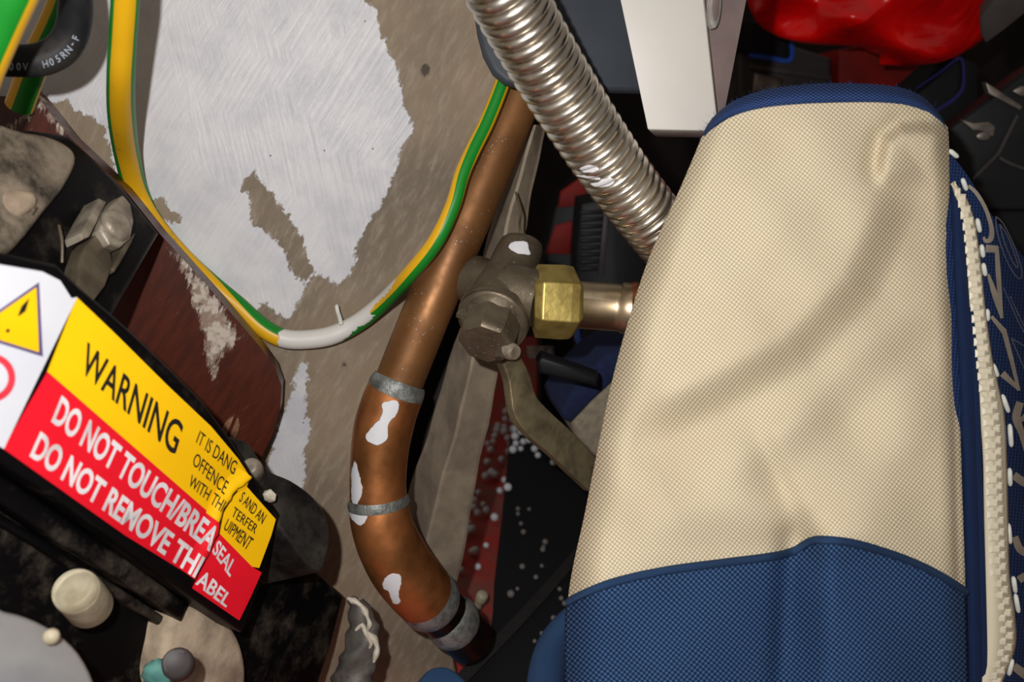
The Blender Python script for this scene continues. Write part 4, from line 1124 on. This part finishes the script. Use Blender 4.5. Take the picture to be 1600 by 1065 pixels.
# blue rimmed tub and glossy black bar behind the valve
tub = thing('blue_rimmed_tub', Vector((0.10, 0.92, 0.0)), 'black tub with a bright blue rim behind the valve outlet', 'tub')
def ellipse_tube(name, cx, cy, rx, ry, d, dd, r, mat, parent, a0=0, a1=2 * math.pi, rot=0.0):
    pts = []
    for a in np.linspace(a0, a1, 25):
        ex, ey = rx * math.cos(a), ry * math.sin(a)
        pts.append((cx + ex * math.cos(rot) - ey * math.sin(rot), cy + ex * math.sin(rot) + ey * math.cos(rot), d - dd * math.sin(a), r))
    return tube(name, pts, mat, parent, n=2, seg=12)
ellipse_tube('tub_rim', 938, 520, 36, 36, 0.70, 0.015, 5.5, M_BLUEP, tub)
tube('tub_wall', [(938, 521, 0.725, 30), (939, 526, 0.73, 29), (940, 534, 0.745, 26)], M_BLACKP, tub, n=4, seg=32)
bar = slab('black_bar', [(838, 566), (846, 556), (936, 588), (934, 606), (842, 584)], Plane.upright(840, 570, 0.57), 0.015, M_BLACKP, None, bevel=0.003, seg=3)
tag(bar, 'glossy black plastic bar lying behind the lever under the valve outlet', 'bar')
clipb = slab('steel_clip', [(850, 540), (866, 540), (868, 560), (852, 560)], Plane.tri((850, 540, 0.68), (868, 540, 0.69), (850, 560, 0.68)), 0.02, M_STEELD, None, bevel=0.001)
tag(clipb, 'small bright steel clip just below the brass nut', 'clip')
# dark stack behind
rb = thing('red_crate', Vector((0.06, 1.0, 0.0)), 'dull red plastic crate in the dark behind the corrugated hose', 'crate')
RBP = Plane.upright(870, 340, 0.90)
slab('crate_side', [(868, 322), (930, 262), (1000, 262), (1000, 700), (842, 700), (846, 420)], RBP, 0.12, M_BLACKP, rb, off=-0.004, bevel=0.003)
slab('crate_panel', [(876, 300), (918, 270), (916, 318), (872, 326)], RBP, 0.01, M_REDBOX, rb, bevel=0.002)
slab('crate_panel', [(868, 352), (898, 344), (890, 398), (852, 396)], RBP, 0.01, M_REDBOX, rb, bevel=0.002)
vac = thing('ribbed_black_case', Vector((0.13, 0.86, 0.0)), 'ribbed black plastic case in the dark under the corrugated hose', 'case')
VP = Plane.upright(930, 350, 0.78)
slab('case_body', [(908, 318), (960, 308), (1010, 380), (1010, 905), (965, 905), (950, 640), (902, 560), (900, 400)], VP, 0.08, M_BLACKP, vac, bevel=0.004)
for k in range(9):
    y = 330 + k * 11
    slab('rib', [(906, y), (942, y - 2), (942, y + 4), (906, y + 6)], VP, 0.004, M_BLACKP, vac, off=0.003, bevel=0.0008)
slab('case_edge', [(944, 330), (952, 330), (944, 430), (934, 430)], VP, 0.006, M_GREYP, vac, off=0.005, bevel=0.001)

# top corner: red plastic carrier, dark boxes
tb = thing('tool_case', Vector((0.33, 1.08, 0.0)), 'charcoal tool case with a blue edge under the red carrier bag', 'case')
TP = Plane.upright(1230, 100, 0.98, 0)
slab('case_body', [(1155, 66), (1235, 70), (1300, 90), (1302, 300), (1302, 742), (1150, 742)], TP, 0.10, M_GREYP, tb, bevel=0.006, seg=3)
slab('case_window', [(1150, 30), (1234, 42), (1236, 92), (1150, 80)], TP, 0.02, M_BLACKP, tb, off=0.006, bevel=0.002)
stroke('blue_edge', [(1170, 86, 6), (1200, 90, 7), (1228, 95, 7), (1236, 91, 7), (1238, 80, 7), (1236, 66, 6)], 6, lambda x, y, o: TP.at(x, y, 0.008 + o), M_BLUEP, tb, curve=3, th=0.002)
slab('case_latch', [(1180, 112), (1226, 122), (1220, 150), (1176, 150)], TP, 0.02, M_STEELD, tb, off=0.006, bevel=0.006, seg=3)
slab('case_lid_edge', [(1172, 98), (1260, 110), (1300, 118), (1300, 126), (1172, 108)], TP, 0.01, M_GREYP, tb, off=0.006, bevel=0.002)
rl = slab('red_box', [(1310, 78), (1346, 70), (1500, 70), (1500, 420), (1310, 420)], Plane.upright(1400, 100, 0.98, 0), 0.10, M_REDBOX, None, bevel=0.004)
tag(rl, 'dull red box in shadow directly beneath the red carrier bag', 'box')

def red_bag():
    cx, cy = 1375, -20
    def fn(s, t):
        a = s * 2 * math.pi; ph = (t - 0.5) * math.pi
        x = cx + 205 * math.cos(a) * math.cos(ph) ** 0.7 if math.cos(ph) > 1e-6 else cx
        f = math.cos(ph) ** 0.6 if math.cos(ph) > 1e-6 else 0
        x = cx + 210 * math.cos(a) * f
        y = cy + (104 + 18 * math.cos(a)) * math.sin(ph) + 14 * math.sin(a * 3 + t * 6) * f
        fold = 0.012 * math.sin(x * 0.018 + y * 0.05 + 1.8 * math.sin(x * 0.010)) + 0.006 * math.sin(x * 0.035 - y * 0.07 + 1)
        d = 0.84 - 0.07 * math.sin(a) * f - fold * f
        return P(x, y, d)
    g = grid('red_carrier_bag', lambda s, t: fn(s, t), 120, 70, M_REDP, None)
    return g
tag(red_bag(), 'bright red crumpled plastic carrier bag at the top behind the cool bag', 'bag')
hd = stroke('red_bag_handle', [(1190, -20, 40), (1240, 10, 24), (1290, -20, 20), (1330, -60, 20)], 20, lambda x, y, o: P(x, y, 0.80 - o), M_REDP, None, th=0.002) if False else None

bt_ = thing('blue_edged_crate', Vector((0.46, 0.80, 0.0)), 'black crate with a thin dark blue edge beside the red carrier bag', 'crate')
CP = Plane.upright(1470, 130, 0.86)
slab('crate_body', [(1430, 150), (1500, 90), (1512, 92), (1530, 100), (1530, 420), (1400, 420)], CP, 0.08, M_BLACKP, bt_, bevel=0.004)
stroke('blue_edge', [(1432, 138, 2), (1470, 112, 2.5), (1496, 92, 3), (1504, 96, 4), (1506, 120, 4), (1503, 140, 5), (1490, 155, 5), (1468, 170, 5), (1450, 182, 5)], 4, lambda x, y, o: CP.at(x, y, 0.001 + o), M_DBLUEP, bt_, curve=4, th=0.002)
tbx = thing('black_toolbox', Vector((0.56, 0.74, 0.0)), 'large black plastic toolbox with a steel catch beside the cool bag', 'toolbox')
KP = Plane.upright(1540, 200, 0.70, -12)
slab('toolbox_lid', [(1480, 202), (1540, 158), (1600, 112), (1720, 40), (1720, 330), (1600, 330), (1540, 330), (1492, 260)], KP, 0.03, M_BLACKP, tbx, bevel=0.004, seg=3)
slab('toolbox_body', [(1492, 262), (1545, 330), (1720, 300), (1720, 520), (1500, 520)], KP, 0.07, M_BLACKP, tbx, off=-0.012, bevel=0.004)
slab('hinge_bracket', [(1540, 128), (1553, 136), (1598, 166), (1594, 172), (1545, 146)], KP, 0.01, M_STEELD, tbx, off=0.004, bevel=0.001)
slab('catch_plate', [(1500, 186), (1522, 192), (1545, 190), (1556, 198), (1552, 214), (1534, 205), (1520, 204)], KP, 0.006, M_STEELD, tbx, off=0.004, bevel=0.0012)
slab('catch_stud', el(1537, 213, 11, 7), KP, 0.006, M_STEELD, tbx, off=0.005, bevel=0.0012)
slab('catch_stud', [(1582, 142), (1596, 134), (1612, 136), (1612, 150), (1594, 150)], KP, 0.006, M_STEELD, tbx, off=0.005, bevel=0.0012)
stroke('moulded_rib', [(1520, 280), (1560, 240), (1590, 180)], 5, lambda x, y, o: KP.at(x, y, o), M_GREYP, tbx, curve=1, th=0.003)
stroke('moulded_rib', [(1562, 246), (1580, 256), (1620, 270)], 4, lambda x, y, o: KP.at(x, y, o), M_GREYP, tbx, curve=2, th=0.003)
lid = slab('charcoal_lid', [(1530, 28), (1550, 2), (1600, -30), (1700, -80), (1700, -10), (1600, 24), (1570, 48), (1540, 70), (1532, 56)], Plane.tri((1530, 30, 0.62), (1600, 0, 0.60), (1540, 66, 0.63)), 0.02, M_GREYP, None, bevel=0.003)
tag(lid, 'charcoal plastic lid corner above the black toolbox', 'lid')
